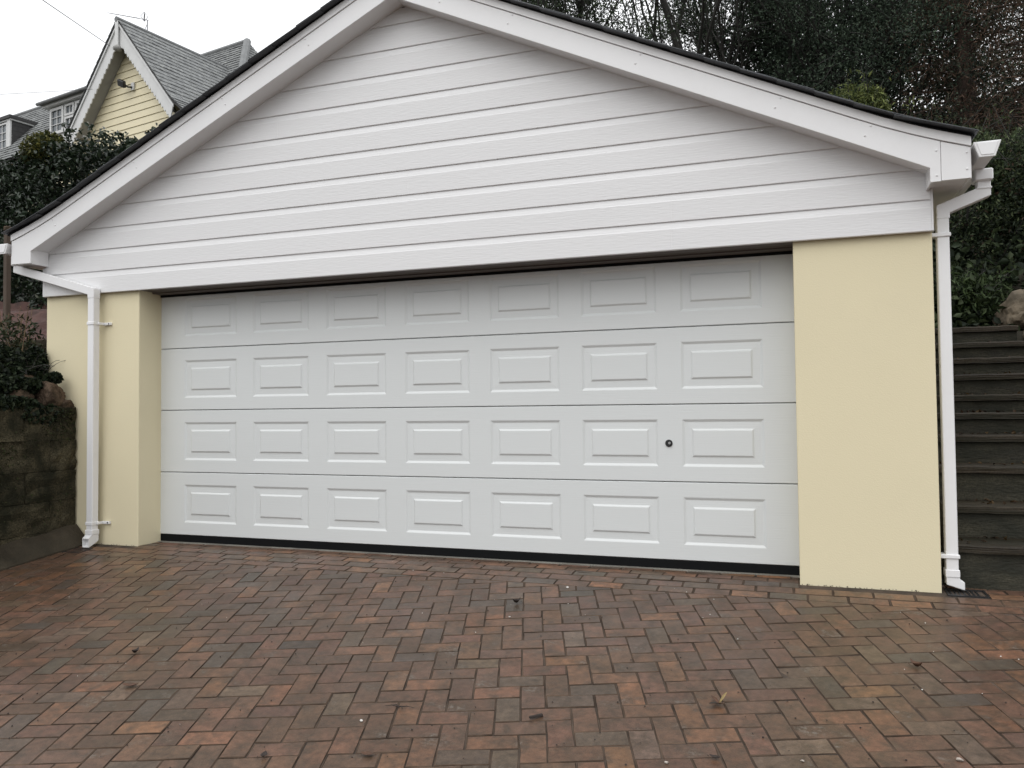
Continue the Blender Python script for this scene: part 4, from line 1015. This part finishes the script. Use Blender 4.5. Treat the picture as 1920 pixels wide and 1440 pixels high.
curled_leaf('dead_leaf', 'reddish brown dead leaf lying flat at the lower left', 1.842, -2.302, .075, DEADLEAF, .3, .5)
curled_leaf('dead_leaf', 'small dark crumpled leaf at the left, farther back', 1.554, -1.979, .05, DARKLEAF, 1.6, 1.2)
curled_leaf('dead_leaf', 'round curled brown leaf on the right of the drive', 5.243, -1.301, .06, DEADLEAF, 2.4, 1.2)
curled_leaf('dead_leaf', 'thin dark leaf at the bottom edge left of middle', 2.842, -2.667, .045, DARKLEAF, 1.9, .6)
curled_leaf('dead_leaf', 'flat brown leaf at the bottom edge on an orange paver', 3.227, -2.561, .055, DEADLEAF, .1, .4)
curled_leaf('dead_leaf', 'dark scrap of leaf at the bottom right of middle', 4.466, -2.269, .04, DARKLEAF, 2.9, .6)
YL = empty('leaf_sprig', on_drive(4.446, -1.85), 'small sprig with one upright yellowed leaf', 'sprig')
for k, (a, e, m_) in enumerate(((.5, .9, YELLOWLEAF), (2.3, .3, DEADLEAF), (4.0, .2, DARKLEAF), (5.2, .35, DEADLEAF))):
    mb = MB(); L = .055
    for i in range(5):
        t = i/4; w = .010*math.sin(PI*min(.97, max(.08, t)))
        for s_ in (-1, 0, 1): mb.v.append((t*L*math.cos(e), s_*w, .004+t*L*math.sin(e)+abs(s_)*w*.4))
    for i in range(4):
        for q in range(2): mb.f.append((i*3+q, i*3+q+1, i*3+4+q, i*3+3+q))
    o = mb.build('leaf_blade', m_, YL, smooth=True); o.rotation_euler = (0, 0, a); md = o.modifiers.new('thickness', 'SOLIDIFY'); md.thickness = .0008
TW = empty('twig', on_drive(3.164, -2.189), 'dark forked twig lying on a brown paver', 'twig')
for a, L in ((.1, .07), (3.3, .06), (2.7, .035), (-.5, .03)): MB().tube([(0, 0, .004), (math.cos(a)*L*.5, math.sin(a)*L*.5, .010), (math.cos(a)*L, math.sin(a)*L, .005)], [.0028, .002, .001], 5).build('stem', DARKLEAF, TW)
BK = MB().add([(-.032, -.006, .001), (.030, -.008, .001), (.034, .005, .001), (-.030, .007, .001), (-.030, -.004, .010), (.027, -.005, .012), (.029, .003, .013), (-.028, .005, .009)], BOXF).build('bark_chip', DARKLEAF, None, bevel=.002); BK.location = on_drive(3.751, -2.13); BK.rotation_euler = (0, 0, .75); tag(BK, 'black strip of bark lying on a brown paver', 'bark chip')
for k, (x, y, r, lab, m_) in enumerate(((5.279, -2.076, .010, 'pale pebble in the bottom right corner', PEBBLE), (4.306, -2.339, .007, 'small pale pebble at the bottom edge, the left one', PEBBLE), (4.763, -2.211, .006, 'small brown pebble at the bottom edge right of middle', PEBBLE),
                                        (3.067, -2.33, .006, 'white stone chip beside a dark joint left of middle', GRIT), (3.454, -.568, .008, 'white stone chip on the courses before the door', GRIT), (3.275, -1.098, .006, 'white stone chip near the dark curled leaf', GRIT))):
    o = rock('pebble', on_drive(x, y)+Vector((0, 0, r*.5)), (r*1.3, r, r*.75), m_, seed=70+k, sub=2); tag(o, lab, 'pebble', 'pebbles on the drive')
# litter blown on to the steps
lx, ly, lz = [], [], []
for k, z in enumerate(SZ):
    for q in range(26): lx.append(random.uniform(5.62, 6.9)); ly.append(-.10+.30*k+.02+.27*random.random()**.6); lz.append(z+.006)
lt = leaf_obj('leaf_litter', np.array([lx, ly, lz]).T, None, .035, [(.05, .03, .016), (.03, .018, .012), (.08, .05, .022)], aspect=.55, zbias=6); tag(lt, 'small dead leaves scattered over the dark steps', None, None, 'stuff')
# crumbs of grit and soil, too many to count
V, F = [], []
for k in range(490):
    if k >= 420:
        x, y, r = (random.uniform(4.78, 5.5) if random.random() < .55 else random.uniform(-1., -.13)), -.24-abs(random.gauss(0, .012)), random.uniform(.002, .0045)
    elif k < 55: x, y, r = random.uniform(-.4, 6), -.24-abs(random.gauss(0, 1.0)), random.uniform(.0015, .004)
    else: x, y, r = random.uniform(-.4, 6), -.24-random.random()**.6*2.6, random.uniform(.0015, .005)
    c = on_drive(x, y); b = len(V); V += [c+Vector(p)*r for p in ((1, 0, .3), (0, 1, .4), (-1, .1, .3), (0, -1, .2), (.1, 0, 1.1), (0, 0, -.5))]
    F += [(b, b+1, b+4), (b+1, b+2, b+4), (b+2, b+3, b+4), (b+3, b, b+4), (b+1, b, b+5), (b+2, b+1, b+5), (b+3, b+2, b+5), (b, b+3, b+5)]
me = bpy.data.meshes.new('grit'); me.from_pydata(V, [], F); me.materials.append(GRIT); me.materials.append(DARKLEAF)
for i, p in enumerate(me.polygons): p.material_index = 0 if i//8 < 55 else 1
o = bpy.data.objects.new('grit', me); link(o); tag(o, 'scattered grit and soil crumbs on the drive', None, None, 'stuff')
